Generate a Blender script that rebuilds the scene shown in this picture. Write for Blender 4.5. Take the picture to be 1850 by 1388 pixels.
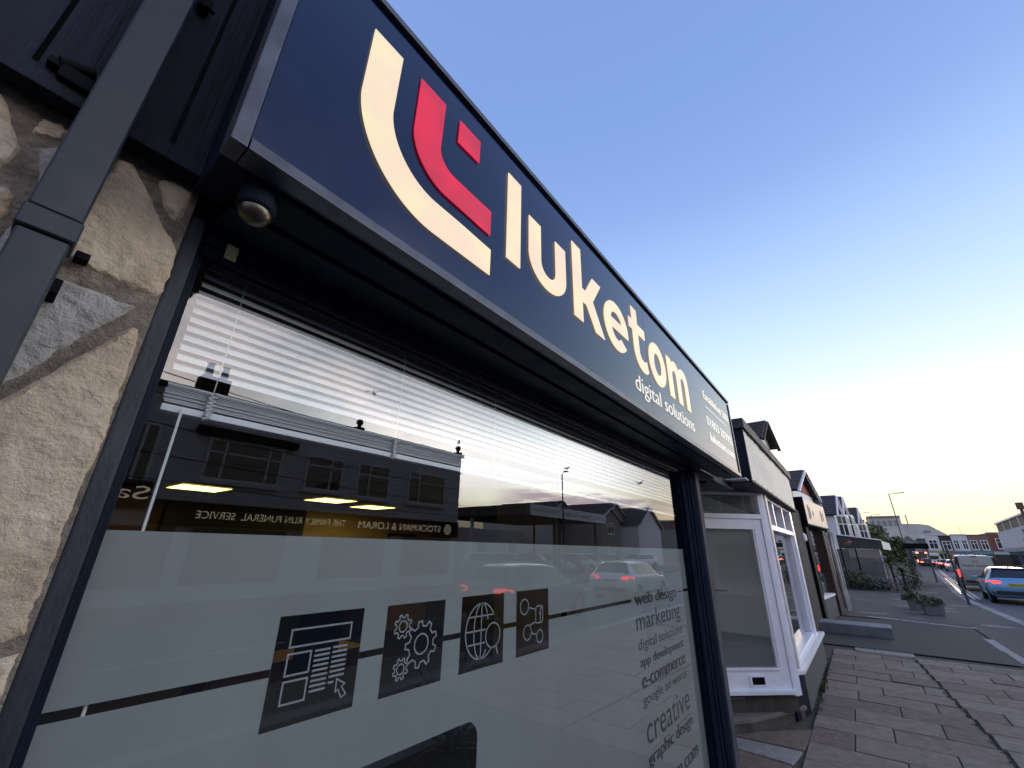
import bpy, bmesh, math, random
from mathutils import Vector, Matrix, noise
from mathutils.geometry import delaunay_2d_cdt
random.seed(7)
S = bpy.context.scene
for o in list(bpy.data.objects): bpy.data.objects.remove(o)
COL = S.collection
H = 1.75                                  # eye height above the pavement

# ---------------------------------------------------------------- camera, sky, sun, exposure
RX, RY, RZ = (Vector((0.61088483, 0.30105807, 0.7322457)), Vector((-0.79153403, 0.21222289, 0.57309277)), Vector((0.01713491, -0.92969107, 0.36794146)))
cam_d = bpy.data.cameras.new('camera'); cam = bpy.data.objects.new('camera', cam_d); COL.objects.link(cam)
right = Vector((RX[0], RY[0], RZ[0])); up = -Vector((RX[1], RY[1], RZ[1])); back = -Vector((RX[2], RY[2], RZ[2]))
m = Matrix((right, up, back)).transposed().to_4x4(); m.translation = (0, 0, H)
cam.matrix_world = m
cam_d.sensor_width = 36; cam_d.lens = 14.625; cam_d.clip_start = 0.02; cam_d.clip_end = 3000
S.camera = cam
S.view_settings.view_transform = 'Standard'; S.view_settings.look = 'None'
S.view_settings.exposure = 0.2; S.view_settings.gamma = 1.0
S.view_settings.use_curve_mapping = False
S.render.engine = 'CYCLES'
S.cycles.use_denoising = True
S.cycles.max_bounces = 8; S.cycles.diffuse_bounces = 3; S.cycles.glossy_bounces = 4
S.cycles.transparent_max_bounces = 24; S.cycles.transmission_bounces = 6
S.cycles.caustics_reflective = False; S.cycles.caustics_refractive = False
S.cycles.sample_clamp_indirect = 6

def lin(r, g, b):
    f = lambda c: (c/255/12.92) if c/255 <= 0.04045 else ((c/255+0.055)/1.055)**2.4
    return (f(r), f(g), f(b), 1)

SUN_AZ, SUN_EL = math.radians(-9), math.radians(3.0)
world = bpy.data.worlds.new('World'); S.world = world; world.use_nodes = True
nt = world.node_tree; nt.nodes.clear(); L = nt.links
def N(t, **k):
    n = nt.nodes.new(t)
    for a, v in k.items(): setattr(n, a, v)
    return n
def M_(op, a, b=None, clamp=False):
    n = N('ShaderNodeMath', operation=op, use_clamp=clamp)
    for i, v in enumerate((a, b)):
        if v is None: continue
        if isinstance(v, (int, float)): n.inputs[i].default_value = v
        else: L.new(v, n.inputs[i])
    return n.outputs[0]
tc = N('ShaderNodeTexCoord'); sep = N('ShaderNodeSeparateXYZ'); L.new(tc.outputs['Generated'], sep.inputs[0])
el = M_('MULTIPLY', M_('ARCSINE', M_('MAXIMUM', sep.outputs[2], 0.0)), 2/math.pi)      # 0 horizon, 1 zenith
hyp = M_('MAXIMUM', M_('SQRT', M_('ADD', M_('MULTIPLY', sep.outputs[0], sep.outputs[0]), M_('MULTIPLY', sep.outputs[1], sep.outputs[1]))), 0.001)
def azdot(a):
    return M_('DIVIDE', M_('ADD', M_('MULTIPLY', sep.outputs[0], math.cos(a)), M_('MULTIPLY', sep.outputs[1], math.sin(a))), hyp)
def azdot3(a): return M_('ADD', M_('MULTIPLY', sep.outputs[0], math.cos(a)), M_('MULTIPLY', sep.outputs[1], math.sin(a)))
def ramp(stops):
    n = N('ShaderNodeValToRGB'); L.new(el, n.inputs[0]); r = n.color_ramp; r.interpolation = 'B_SPLINE'
    for i, (p, c) in enumerate(stops):
        e = r.elements[i] if i < 2 else r.elements.new(p)
        e.position = p; e.color = c
    return n.outputs[0]
def g(r, gg, b, k=1.0):
    c = lin(r, gg, b); return (c[0]*k, c[1]*k, c[2]*k, 1)
A = ramp([(0, g(247, 229, 188)), (0.03, g(250, 237, 200)), (0.075, g(255, 250, 231, 1.08)), (0.115, g(254, 254, 250, 1.15)), (0.16, g(240, 249, 255, 1.03)),
          (0.22, g(212, 235, 254)), (0.30, g(184, 213, 250)), (0.38, g(160, 191, 243)), (0.46, g(136, 167, 225)), (0.58, g(124, 155, 214)), (0.72, g(122, 152, 212)), (1, g(110, 138, 200))])
B = ramp([(0, g(178, 170, 180)), (0.10, g(212, 206, 216)), (0.25, g(205, 213, 238)), (0.42, g(165, 188, 234)), (0.7, g(126, 155, 214)), (1, g(110, 138, 200))])
# clear physical sky under the measured colours, for the light from behind
sky = N('ShaderNodeTexSky'); sky.sky_type = 'NISHITA'; sky.sun_disc = False
sky.sun_elevation = SUN_EL; sky.sun_rotation = math.pi/2 - SUN_AZ
sunward = N('ShaderNodeMapRange', interpolation_type='SMOOTHSTEP'); L.new(azdot3(SUN_AZ), sunward.inputs[0])
sunward.inputs[1].default_value = -0.7; sunward.inputs[2].default_value = 0.35
mx = N('ShaderNodeMix', data_type='RGBA'); L.new(sunward.outputs[0], mx.inputs[0]); L.new(B, mx.inputs[6]); L.new(A, mx.inputs[7])
# clouds: pink ones high over the far side of the road, slate bars low to the west
def cloud(scale, stretch, lo, hi, az, azlo, azhi, e0, e1, e2, e3, col, prev, amt):
    mp = N('ShaderNodeMapping'); L.new(tc.outputs['Generated'], mp.inputs[0]); mp.inputs['Scale'].default_value = stretch
    nz = N('ShaderNodeTexNoise'); L.new(mp.outputs[0], nz.inputs['Vector']); nz.inputs['Scale'].default_value = scale; nz.inputs['Detail'].default_value = 7; nz.inputs['Roughness'].default_value = 0.6
    def mr(v, a, b):
        n = N('ShaderNodeMapRange', interpolation_type='SMOOTHSTEP'); L.new(v, n.inputs[0]); n.inputs[1].default_value = a; n.inputs[2].default_value = b; return n.outputs[0]
    f = M_('MULTIPLY', mr(nz.outputs[0], lo, hi), mr(azdot3(az), azlo, azhi))
    f = M_('MULTIPLY', f, M_('MULTIPLY', mr(el, e0, e1), M_('SUBTRACT', 1.0, mr(el, e2, e3))))
    f = M_('MULTIPLY', f, amt)
    x = N('ShaderNodeMix', data_type='RGBA'); L.new(f, x.inputs[0]); L.new(prev, x.inputs[6]); x.inputs[7].default_value = col
    return x.outputs[2]
c1 = cloud(2.4, (1, 1, 2.2), 0.30, 0.70, math.radians(-88), 0.55, 0.90, 0.05, 0.13, 0.42, 0.7, g(255, 238, 230, 2.5), mx.outputs[2], 0.72)
c1 = cloud(5.0, (1, 1, 1.6), 0.45, 0.7, math.radians(-80), 0.70, 0.92, 0.10, 0.16, 0.45, 0.6, g(196, 196, 216, 1.5), c1, 0.35)
c2 = cloud(6.0, (1, 1, 7), 0.45, 0.56, math.radians(-29), 0.970, 0.990, 0.03, 0.05, 0.075, 0.10, g(168, 152, 166), c1, 0.9)
def mr_(v, a, b, c=0.0, d=1.0):
    n = N('ShaderNodeMapRange', interpolation_type='SMOOTHSTEP'); L.new(v, n.inputs[0]); n.inputs[1].default_value = a; n.inputs[2].default_value = b; n.inputs[3].default_value = c; n.inputs[4].default_value = d; return n.outputs[0]
# the bright afterglow: strongest low in the west, to the right of the view
band = M_('MULTIPLY', mr_(azdot(math.radians(-47)), 0.87, 0.99), M_('MULTIPLY', mr_(el, 0.03, 0.07), M_('SUBTRACT', 1.0, mr_(el, 0.11, 0.24))))
high = M_('MULTIPLY', mr_(azdot3(math.radians(-72)), 0.66, 0.93), M_('MULTIPLY', mr_(el, 0.05, 0.14), M_('SUBTRACT', 1.0, mr_(el, 0.30, 0.62))))
gain = M_('ADD', 1.0, M_('ADD', M_('MULTIPLY', band, 4.2), M_('MULTIPLY', high, 1.5)))
gm = N('ShaderNodeMix', data_type='RGBA', blend_type='MULTIPLY'); gm.inputs[0].default_value = 1.0; L.new(c2, gm.inputs[6])
cmb = N('ShaderNodeCombineColor'); [L.new(gain, cmb.inputs[i]) for i in range(3)]; L.new(cmb.outputs[0], gm.inputs[7]); c2 = gm.outputs[2]
addn = N('ShaderNodeMix', data_type='RGBA', blend_type='ADD'); addn.inputs[0].default_value = 0.012
L.new(c2, addn.inputs[6]); L.new(sky.outputs[0], addn.inputs[7])
bg = N('ShaderNodeBackground'); bg.inputs[1].default_value = 1.0; L.new(addn.outputs[2], bg.inputs[0])
ow = N('ShaderNodeOutputWorld'); L.new(bg.outputs[0], ow.inputs[0])

sun_d = bpy.data.lights.new('sun', 'SUN'); sun_d.energy = 0.4; sun_d.angle = math.radians(10); sun_d.color = (1.0, 0.78, 0.55)
sun = bpy.data.objects.new('sun', sun_d); COL.objects.link(sun)
sd = Vector((math.cos(SUN_AZ)*math.cos(SUN_EL), math.sin(SUN_AZ)*math.cos(SUN_EL), math.sin(SUN_EL)))
sun.rotation_euler = sd.to_track_quat('Z', 'Y').to_euler(); sun.location = (60, -40, 30)

# ---------------------------------------------------------------- helpers
CAM = Vector((0, 0, H)); FPX = 751.5623726
def P(px, py, x=None, y=None, z=None):
    """point of a real plane (x=, y= or z= metres) that was surveyed at this place in the photograph"""
    v = Vector((px-925, py-694, FPX)); d = Vector((RX.dot(v), RY.dot(v), RZ.dot(v)))
    t = (x-CAM.x)/d.x if x is not None else (y-CAM.y)/d.y if y is not None else (z-CAM.z)/d.z
    return CAM + d*t

MATS = {}
def mat(name, col=(0.5, 0.5, 0.5), rough=0.6, metal=0.0, var=0.0, vscale=6.0, bump=0.0, bscale=40.0, col2=None, spec=0.5, emit=None, estr=0.0, stretch=(1, 1, 1), coat=0.0, detail=6, rvar=0.0):
    if name in MATS: return MATS[name]
    mt = bpy.data.materials.new(name); mt.use_nodes = True; t = mt.node_tree; b = t.nodes['Principled BSDF']
    b.inputs['Base Color'].default_value = (*col, 1); b.inputs['Roughness'].default_value = rough; b.inputs['Metallic'].default_value = metal
    b.inputs['Specular IOR Level'].default_value = spec; b.inputs['Coat Weight'].default_value = coat
    if emit: b.inputs['Emission Color'].default_value = (*emit, 1); b.inputs['Emission Strength'].default_value = estr
    if var or bump or rvar:
        g_ = t.nodes.new('ShaderNodeNewGeometry'); mp = t.nodes.new('ShaderNodeMapping'); mp.inputs['Scale'].default_value = stretch
        t.links.new(g_.outputs['Position'], mp.inputs[0])
    if var or rvar:
        n = t.nodes.new('ShaderNodeTexNoise'); n.inputs['Scale'].default_value = vscale; n.inputs['Detail'].default_value = detail; n.inputs['Roughness'].default_value = 0.62
        t.links.new(mp.outputs[0], n.inputs['Vector'])
        r = t.nodes.new('ShaderNodeMapRange'); t.links.new(n.outputs[0], r.inputs[0]); r.inputs[1].default_value = 0.28; r.inputs[2].default_value = 0.72
    if var:
        x = t.nodes.new('ShaderNodeMix'); x.data_type = 'RGBA'; t.links.new(r.outputs[0], x.inputs[0])
        c2 = col2 or tuple(min(1, c*(1+var)) for c in col); c1 = col if col2 else tuple(c*(1-var) for c in col)
        x.inputs[6].default_value = (*c1, 1); x.inputs[7].default_value = (*c2, 1); t.links.new(x.outputs[2], b.inputs['Base Color'])
    if rvar:
        r2 = t.nodes.new('ShaderNodeMapRange'); t.links.new(n.outputs[0], r2.inputs[0]); r2.inputs[1].default_value = 0.3; r2.inputs[2].default_value = 0.7
        r2.inputs[3].default_value = max(0, rough-rvar); r2.inputs[4].default_value = min(1, rough+rvar); t.links.new(r2.outputs[0], b.inputs['Roughness'])
    if bump:
        n2 = t.nodes.new('ShaderNodeTexNoise'); n2.inputs['Scale'].default_value = bscale; n2.inputs['Detail'].default_value = 8; n2.inputs['Roughness'].default_value = 0.65
        t.links.new(mp.outputs[0], n2.inputs['Vector'])
        bp = t.nodes.new('ShaderNodeBump'); bp.inputs['Strength'].default_value = min(1, bump); bp.inputs['Distance'].default_value = 0.01*max(1, bump)
        t.links.new(n2.outputs[0], bp.inputs['Height']); t.links.new(bp.outputs[0], b.inputs['Normal'])
    MATS[name] = mt; return mt

def glass_mat(name, tint=(0.9, 0.93, 0.92), boost=1.0, haze=0.0):
    """thin pane: both faces reflect by Fresnel, the rest goes straight through"""
    if name in MATS: return MATS[name]
    mt = bpy.data.materials.new(name); mt.use_nodes = True; t = mt.node_tree; t.nodes.clear(); K = t.links
    geo = t.nodes.new('ShaderNodeNewGeometry'); ior = t.nodes.new('ShaderNodeMapRange'); K.new(geo.outputs['Backfacing'], ior.inputs[0])
    ior.inputs[3].default_value = 1.52; ior.inputs[4].default_value = 1/1.52
    fr = t.nodes.new('ShaderNodeFresnel'); K.new(ior.outputs[0], fr.inputs[0])
    a = t.nodes.new('ShaderNodeMath'); a.operation = 'MULTIPLY'; K.new(fr.outputs[0], a.inputs[0]); a.inputs[1].default_value = 2*boost
    b = t.nodes.new('ShaderNodeMath'); b.operation = 'ADD'; K.new(fr.outputs[0], b.inputs[0]); b.inputs[1].default_value = 1
    c = t.nodes.new('ShaderNodeMath'); c.operation = 'DIVIDE'; K.new(a.outputs[0], c.inputs[0]); K.new(b.outputs[0], c.inputs[1]); c.use_clamp = True
    tr = t.nodes.new('ShaderNodeBsdfTransparent'); tr.inputs[0].default_value = (*tint, 1)
    gl = t.nodes.new('ShaderNodeBsdfGlossy'); gl.inputs['Roughness'].default_value = 0.0; gl.inputs[0].default_value = (1, 1, 1, 1)
    base = tr.outputs[0]
    if haze:
        df = t.nodes.new('ShaderNodeBsdfDiffuse'); df.inputs[0].default_value = (0.62, 0.64, 0.60, 1)
        hm = t.nodes.new('ShaderNodeMixShader'); hm.inputs[0].default_value = haze; K.new(tr.outputs[0], hm.inputs[1]); K.new(df.outputs[0], hm.inputs[2]); base = hm.outputs[0]
    mxs = t.nodes.new('ShaderNodeMixShader'); K.new(c.outputs[0], mxs.inputs[0]); K.new(base, mxs.inputs[1]); K.new(gl.outputs[0], mxs.inputs[2])
    o = t.nodes.new('ShaderNodeOutputMaterial'); K.new(mxs.outputs[0], o.inputs[0])
    MATS[name] = mt; return mt

def film_mat(name, col, dens):
    """etched vinyl: scatters light back and lets some of it through"""
    if name in MATS: return MATS[name]
    mt = bpy.data.materials.new(name); mt.use_nodes = True; t = mt.node_tree; t.nodes.clear(); K = t.links
    n = t.nodes.new('ShaderNodeTexNoise'); n.inputs['Scale'].default_value = 2.2; n.inputs['Detail'].default_value = 8; n.inputs['Roughness'].default_value = 0.62
    gg = t.nodes.new('ShaderNodeNewGeometry'); fm_ = t.nodes.new('ShaderNodeMapping'); fm_.inputs['Scale'].default_value = (2.4, 1, 0.6); K.new(gg.outputs['Position'], fm_.inputs[0]); K.new(fm_.outputs[0], n.inputs['Vector'])
    x = t.nodes.new('ShaderNodeMix'); x.data_type = 'RGBA'; K.new(n.outputs[0], x.inputs[0]); x.inputs[6].default_value = (*[c*0.84 for c in col], 1); x.inputs[7].default_value = (*[min(1, c*1.15) for c in col], 1)
    d = t.nodes.new('ShaderNodeBsdfDiffuse'); K.new(x.outputs[2], d.inputs[0])
    tl = t.nodes.new('ShaderNodeBsdfTranslucent'); tl.inputs[0].default_value = (0.5, 0.52, 0.52, 1)
    m1 = t.nodes.new('ShaderNodeMixShader'); m1.inputs[0].default_value = 0.25; K.new(d.outputs[0], m1.inputs[1]); K.new(tl.outputs[0], m1.inputs[2])
    tr = t.nodes.new('ShaderNodeBsdfTransparent')
    m2 = t.nodes.new('ShaderNodeMixShader'); m2.inputs[0].default_value = dens; K.new(tr.outputs[0], m2.inputs[1]); K.new(m1.outputs[0], m2.inputs[2])
    o = t.nodes.new('ShaderNodeOutputMaterial'); K.new(m2.outputs[0], o.inputs[0])
    MATS[name] = mt; return mt

def base_of(o):
    v = Vector((0, 0, 0))
    while o is not None: v += o.location; o = o.parent
    return v
def tag(o, label=None, cat=None, group=None, kind=None):
    if label: o['label'] = label
    if cat: o['category'] = cat
    if group: o['group'] = group
    if kind: o['kind'] = kind
    return o
def thing(name, label, cat, loc=(0, 0, 0), group=None):
    o = bpy.data.objects.new(name, None); COL.objects.link(o); o.location = loc; o.empty_display_size = 0.2
    return tag(o, label, cat, group)
def link(name, me, m=None, parent=None):
    o = bpy.data.objects.new(name, me); COL.objects.link(o)
    if m is not None and not me.materials: me.materials.append(m)
    if parent is not None: o.parent = parent
    return o
class MB:
    def __init__(s): s.v = []; s.f = []
    def add(s, vs, fs):
        n = len(s.v); s.v += [Vector(v) for v in vs]; s.f += [[i+n for i in f] for f in fs]; return s
    def box(s, x0, y0, z0, x1, y1, z1):
        return s.add([(x0, y0, z0), (x1, y0, z0), (x1, y1, z0), (x0, y1, z0), (x0, y0, z1), (x1, y0, z1), (x1, y1, z1), (x0, y1, z1)],
                     [(0, 3, 2, 1), (4, 5, 6, 7), (0, 1, 5, 4), (1, 2, 6, 5), (2, 3, 7, 6), (3, 0, 4, 7)])
    def bar(s, a, b, w, d, upv=(0, 0, 1)):
        a, b = Vector(a), Vector(b); t = (b-a).normalized(); u = Vector(upv)
        if abs(t.dot(u)) > 0.99: u = Vector((1, 0, 0))
        n = t.cross(u).normalized(); u2 = n.cross(t)
        vs = [p+n*sx*w/2+u2*sz*d/2 for p in (a, b) for sx, sz in ((-1, -1), (1, -1), (1, 1), (-1, 1))]
        return s.add(vs, [(0, 1, 2, 3), (7, 6, 5, 4), (0, 4, 5, 1), (1, 5, 6, 2), (2, 6, 7, 3), (3, 7, 4, 0)])
    def tube(s, pts, rad, n=10, cap=True):
        pts = [Vector(p) for p in pts]; R_ = rad if isinstance(rad, (list, tuple)) else [rad]*len(pts); vs = []; fs = []
        for i, p in enumerate(pts):
            t = (pts[min(i+1, len(pts)-1)]-pts[max(i-1, 0)]).normalized(); u = Vector((0, 0, 1)) if abs(t.z) < 0.95 else Vector((1, 0, 0))
            a = t.cross(u).normalized(); b = t.cross(a)
            vs += [p+(a*math.cos(2*math.pi*k/n)+b*math.sin(2*math.pi*k/n))*R_[i] for k in range(n)]
        for i in range(len(pts)-1):
            for k in range(n): fs.append((i*n+k, i*n+(k+1) % n, (i+1)*n+(k+1) % n, (i+1)*n+k))
        if cap: fs += [tuple(range(n)), tuple(reversed(range((len(pts)-1)*n, len(pts)*n)))]
        return s.add(vs, fs)
    def lathe(s, c, prof, n=20, axis='z'):
        c = Vector(c); vs = []; fs = []
        for r, h in prof:
            for k in range(n):
                a = 2*math.pi*k/n; x, y = r*math.cos(a), r*math.sin(a)
                vs.append(c+(Vector((x, y, h)) if axis == 'z' else Vector((x, h, y)) if axis == 'y' else Vector((h, x, y))))
        for i in range(len(prof)-1):
            for k in range(n): fs.append((i*n+k, i*n+(k+1) % n, (i+1)*n+(k+1) % n, (i+1)*n+k))
        fs += [tuple(reversed(range(n))), tuple(range((len(prof)-1)*n, len(prof)*n))]
        return s.add(vs, fs)
    def prism(s, poly, d):
        poly = [Vector(p) for p in poly]; d = Vector(d); n = len(poly)
        return s.add(poly+[p+d for p in poly], [tuple(range(n)), tuple(reversed(range(n, 2*n)))]+[(i, (i+1) % n, n+(i+1) % n, n+i) for i in range(n)])
    def quad(s, a, b, c, d): return s.add([a, b, c, d], [(0, 1, 2, 3)])
    def build(s, name, m, parent=None, bevel=0.0, smooth=False, seg=2, fix=True):
        me = bpy.data.meshes.new(name); off = base_of(parent) if parent is not None else Vector((0, 0, 0))
        me.from_pydata([v-off for v in s.v], [], s.f)
        bm = bmesh.new(); bm.from_mesh(me)
        if fix: bmesh.ops.recalc_face_normals(bm, faces=bm.faces)
        if bevel:
            es = [e for e in bm.edges if len(e.link_faces) == 2 and e.calc_face_angle(0) > 0.6]
            bmesh.ops.bevel(bm, geom=es, offset=bevel, segments=seg, affect='EDGES', profile=0.7, clamp_overlap=True)
        bm.to_mesh(me); bm.free()
        if smooth:
            for p in me.polygons: p.use_smooth = True
            try: me.set_sharp_from_angle(angle=math.radians(40))
            except Exception: pass
        me.materials.append(m)
        return link(name, me, None, parent)
def box(name, m, parent, x0, y0, z0, x1, y1, z1, bevel=0.0): return MB().box(x0, y0, z0, x1, y1, z1).build(name, m, parent, bevel)
def struct(o, label=None): return tag(o, label, kind='structure')

_dg = None
def text_loops(body, spacing=1.0):
    c = bpy.data.curves.new('text', 'FONT'); c.body = body; c.resolution_u = 4; c.space_character = spacing
    o = bpy.data.objects.new('text', c); COL.objects.link(o)
    dg = bpy.context.evaluated_depsgraph_get(); cu = o.evaluated_get(dg).to_curve(dg); loops = []
    for sp in cu.splines:
        bp = sp.bezier_points; n = len(bp); lp = []
        for i in range(n):
            a, b = bp[i], bp[(i+1) % n]; p0, p1, p2, p3 = a.co, a.handle_right, b.co, b.handle_left
            straight = (p1-p0).length < 1e-6 and (p3-p2).length < 1e-6
            st = 1 if straight or (abs((p1-p0).cross(p2-p0).z) < 1e-5 and abs((p3-p0).cross(p2-p0).z) < 1e-5) else 5
            for k in range(st):
                t = k/st; q = p0*(1-t)**3+p1*3*t*(1-t)**2+p3*3*t*t*(1-t)+p2*t**3; lp.append((q.x, q.y))
        loops.append(lp)
    o.evaluated_get(dg).to_curve_clear(); bpy.data.objects.remove(o); bpy.data.curves.remove(c)
    return loops
def fatten(loops, d):
    out = []
    for lp in loops:
        lp = [pt for i, pt in enumerate(lp) if (Vector(pt)-Vector(lp[i-1])).length > 2e-4]
        n = len(lp); q = []
        for i in range(n):
            p0, p1, p2 = Vector(lp[i-1]), Vector(lp[i]), Vector(lp[(i+1) % n])
            e1, e2 = (p1-p0), (p2-p1)
            if e1.length < 1e-7 or e2.length < 1e-7: q.append(tuple(p1)); continue
            n1 = Vector((e1.y, -e1.x)).normalized(); n2 = Vector((e2.y, -e2.x)).normalized(); nn = n1+n2
            k = nn.length_squared
            q.append(tuple(p1+nn*(2*d/k if k > 0.5 else d)))
        out.append(q)
    return out
def fit(loops, x0, x1, base, xh=None, capref=0.70):
    """scale text loops (unit font size) so that it spans x0..x1 and sits on base; xh = height of a full unit"""
    xs = [p[0] for l in loops for p in l]; a, b = min(xs), max(xs); sx = (x1-x0)/(b-a); sy = xh if xh else abs(sx)
    return [[(x0+(p[0]-a)*sx, base+p[1]*sy) for p in l] for l in loops]
def area(l): return sum(l[i-1][0]*l[i][1]-l[i][0]*l[i-1][1] for i in range(len(l)))/2
def bold(name, loops, m, parent, to3, d):
    """lettering thickened by three thin layers set d to each side"""
    bm = bmesh.new(); o = None
    for i, s in enumerate((0, -d, d)):
        q = flat(name, [[(p[0]+s, p[1]) for p in l] for l in loops], m, parent, lambda u, v, w, i=i: to3(u, v, w-0.00015*i)); bm.from_mesh(q.data)
        if o is None: o = q
        else: bpy.data.objects.remove(q)
    bm.to_mesh(o.data); bm.free(); o.name = name; o['kind'] = 'stuff'; return o
def flat(name, loops, m, parent, to3, thick=0.0, kind='POLY'):
    """fill 2D loops (holes by nesting), map to 3D with to3(u, v, w)"""
    c = bpy.data.curves.new(name, 'CURVE'); c.dimensions = '2D'; c.fill_mode = 'BOTH'; c.extrude = thick/2
    for l in loops:
        s = c.splines.new('POLY'); s.points.add(len(l)-1); s.use_cyclic_u = True
        for i, p in enumerate(l): s.points[i].co = (p[0], p[1], 0, 1)
    o = bpy.data.objects.new(name, c); COL.objects.link(o)
    dg = bpy.context.evaluated_depsgraph_get(); me = bpy.data.meshes.new_from_object(o.evaluated_get(dg))
    bpy.data.objects.remove(o); bpy.data.curves.remove(c); me.name = name
    off = base_of(parent) if parent is not None else Vector((0, 0, 0))
    for v in me.vertices: v.co = Vector(to3(v.co.x, v.co.y, v.co.z))-off
    me.materials.clear(); me.materials.append(m)
    bm = bmesh.new(); bm.from_mesh(me); bmesh.ops.remove_doubles(bm, verts=bm.verts, dist=1e-6)
    if thick > 0: bmesh.ops.recalc_face_normals(bm, faces=bm.faces)
    bm.to_mesh(me); bm.free()
    return link(name, me, None, parent)
def stroke(pts, w, closed=False):
    """outline(s) of a constant width stroke through pts"""
    pts = [Vector(p) for p in pts]; n = len(pts); a = []; b = []
    for i in range(n):
        if closed: p0, p2 = pts[i-1], pts[(i+1) % n]
        else: p0, p2 = pts[max(i-1, 0)], pts[min(i+1, n-1)]
        e1 = (pts[i]-p0); e2 = (p2-pts[i])
        if e1.length < 1e-9: e1 = e2
        if e2.length < 1e-9: e2 = e1
        n1 = Vector((-e1.y, e1.x)).normalized(); n2 = Vector((-e2.y, e2.x)).normalized(); nn = n1+n2
        k = max(nn.length_squared, 1.0); o = nn*(w/k)
        a.append(tuple(pts[i]+o)); b.append(tuple(pts[i]-o))
    return [a, b] if closed else [a+b[::-1]]
def arc(cx, cy, rx, ry, a0, a1, n=16): return [(cx+rx*math.cos(math.radians(a0+(a1-a0)*i/n)), cy+ry*math.sin(math.radians(a0+(a1-a0)*i/n))) for i in range(n+1)]
def copy_tree(o, parent=None):
    c = o.copy(); COL.objects.link(c); c.parent = parent
    for ch in [q for q in bpy.data.objects if q.parent == o and q is not c]: copy_tree(ch, c)
    return c

# ---------------------------------------------------------------- materials
NAVY = mat('navy paint', (0.009, 0.0125, 0.024), 0.5, spec=0.10, var=0.35, vscale=9, bump=0.15, bscale=60, rvar=0.12)
NAVYM = mat('matt navy paint', (0.010, 0.014, 0.026), 0.9, spec=0.0, var=0.3, vscale=12)
NAVYW = mat('navy worn paint', (0.013, 0.016, 0.026), 0.5, spec=0.3, var=0.9, vscale=22, col2=(0.045, 0.048, 0.058), bump=0.3, bscale=90, stretch=(1, 1, 0.4))
NAVYB = mat('navy timber', (0.009, 0.011, 0.023), 0.55, spec=0.25, var=0.5, vscale=8, bump=0.9, bscale=26, stretch=(4, 4, 0.22))
PIPE = mat('grey plastic pipe', (0.022, 0.028, 0.038), 0.45, spec=0.35, rvar=0.1, var=0.4, vscale=20, bump=0.04, bscale=200)
TRIM = mat('grey aluminium trim', (0.075, 0.083, 0.105), 0.4, metal=0.2, var=0.4, vscale=14)
STEEL = mat('pale guide rail', (0.085, 0.087, 0.10), 0.8, spec=0.03, metal=0.0, var=0.3, vscale=5)
DARK = mat('black', (0.005, 0.005, 0.007), 0.75, spec=0.12)
PANEL = mat('navy sign panel', (0.006, 0.012, 0.050), 0.13, spec=0.25, var=0.12, vscale=3, rvar=0.03, coat=0.55)
_p = PANEL.node_tree.nodes['Principled BSDF']; _p.inputs['Coat Roughness'].default_value = 0.06; _p.inputs['Coat IOR'].default_value = 1.33
def lit(name, c, c2, s):
    mt = mat(name, (0.10, 0.09, 0.07), 0.35, spec=0.3, emit=c, estr=s)
    if 'lit' not in mt:
        t = mt.node_tree; b = t.nodes['Principled BSDF']; n = t.nodes.new('ShaderNodeTexNoise'); n.inputs['Scale'].default_value = 9; n.inputs['Detail'].default_value = 1
        gg = t.nodes.new('ShaderNodeNewGeometry'); t.links.new(gg.outputs['Position'], n.inputs['Vector'])
        r = t.nodes.new('ShaderNodeMapRange'); t.links.new(n.outputs[0], r.inputs[0]); r.inputs[1].default_value = 0.35; r.inputs[2].default_value = 0.65
        x = t.nodes.new('ShaderNodeMix'); x.data_type = 'RGBA'; t.links.new(r.outputs[0], x.inputs[0]); x.inputs[6].default_value = (*c2, 1); x.inputs[7].default_value = (*c, 1)
        t.links.new(x.outputs[2], b.inputs['Emission Color']); mt['lit'] = 1
    return mt
LETTER = lit('lit cream acrylic', (1.0, 0.86, 0.55), (1.0, 0.76, 0.58), 0.78)
LETRED = lit('lit red acrylic', (0.75, 0.02, 0.06), (0.52, 0.022, 0.055), 0.80)
LETRED.node_tree.nodes['Principled BSDF'].inputs['Base Color'].default_value = (0.10, 0.005, 0.01, 1)
LETWHITE = lit('lit white acrylic', (0.95, 0.93, 0.86), (0.95, 0.90, 0.82), 0.75)
STONE = mat('buff stone', (0.48, 0.365, 0.245), 0.85, var=0.5, vscale=9, col2=(0.88, 0.745, 0.56), bump=1.5, bscale=48, detail=10)
STONEG = mat('grey stone', (0.38, 0.36, 0.34), 0.85, var=0.5, vscale=14, col2=(0.70, 0.67, 0.63), bump=2.0, bscale=60, detail=10)
MORTAR = mat('old mortar', (0.29, 0.24, 0.195), 0.95, var=0.5, vscale=40, bump=1.6, bscale=110)
WHITE = mat('white gloss paint', (0.84, 0.85, 0.93), 0.35, var=0.06, vscale=6, bump=0.12, bscale=70)
WHITEW = mat('flaking white paint', (0.72, 0.70, 0.70), 0.5, var=0.4, vscale=35, col2=(0.42, 0.36, 0.33), bump=0.6, bscale=90)
SILLW = mat('lumpy white sill paint', (0.80, 0.80, 0.82), 0.35, bump=1.0, bscale=28, var=0.1, vscale=30)
GLASS = glass_mat('window glass')
GLASSN = glass_mat('neighbour glass', (0.88, 0.91, 0.90), haze=0.05)
GLASSD = glass_mat('hazy lightened door glass', (0.9, 0.92, 0.9), haze=0.13)  # pale haze mixed in as frosting and to stand in for room light
FARGLASS = mat('dark window glass', (0.02, 0.024, 0.03), 0.06, spec=0.8)
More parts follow.
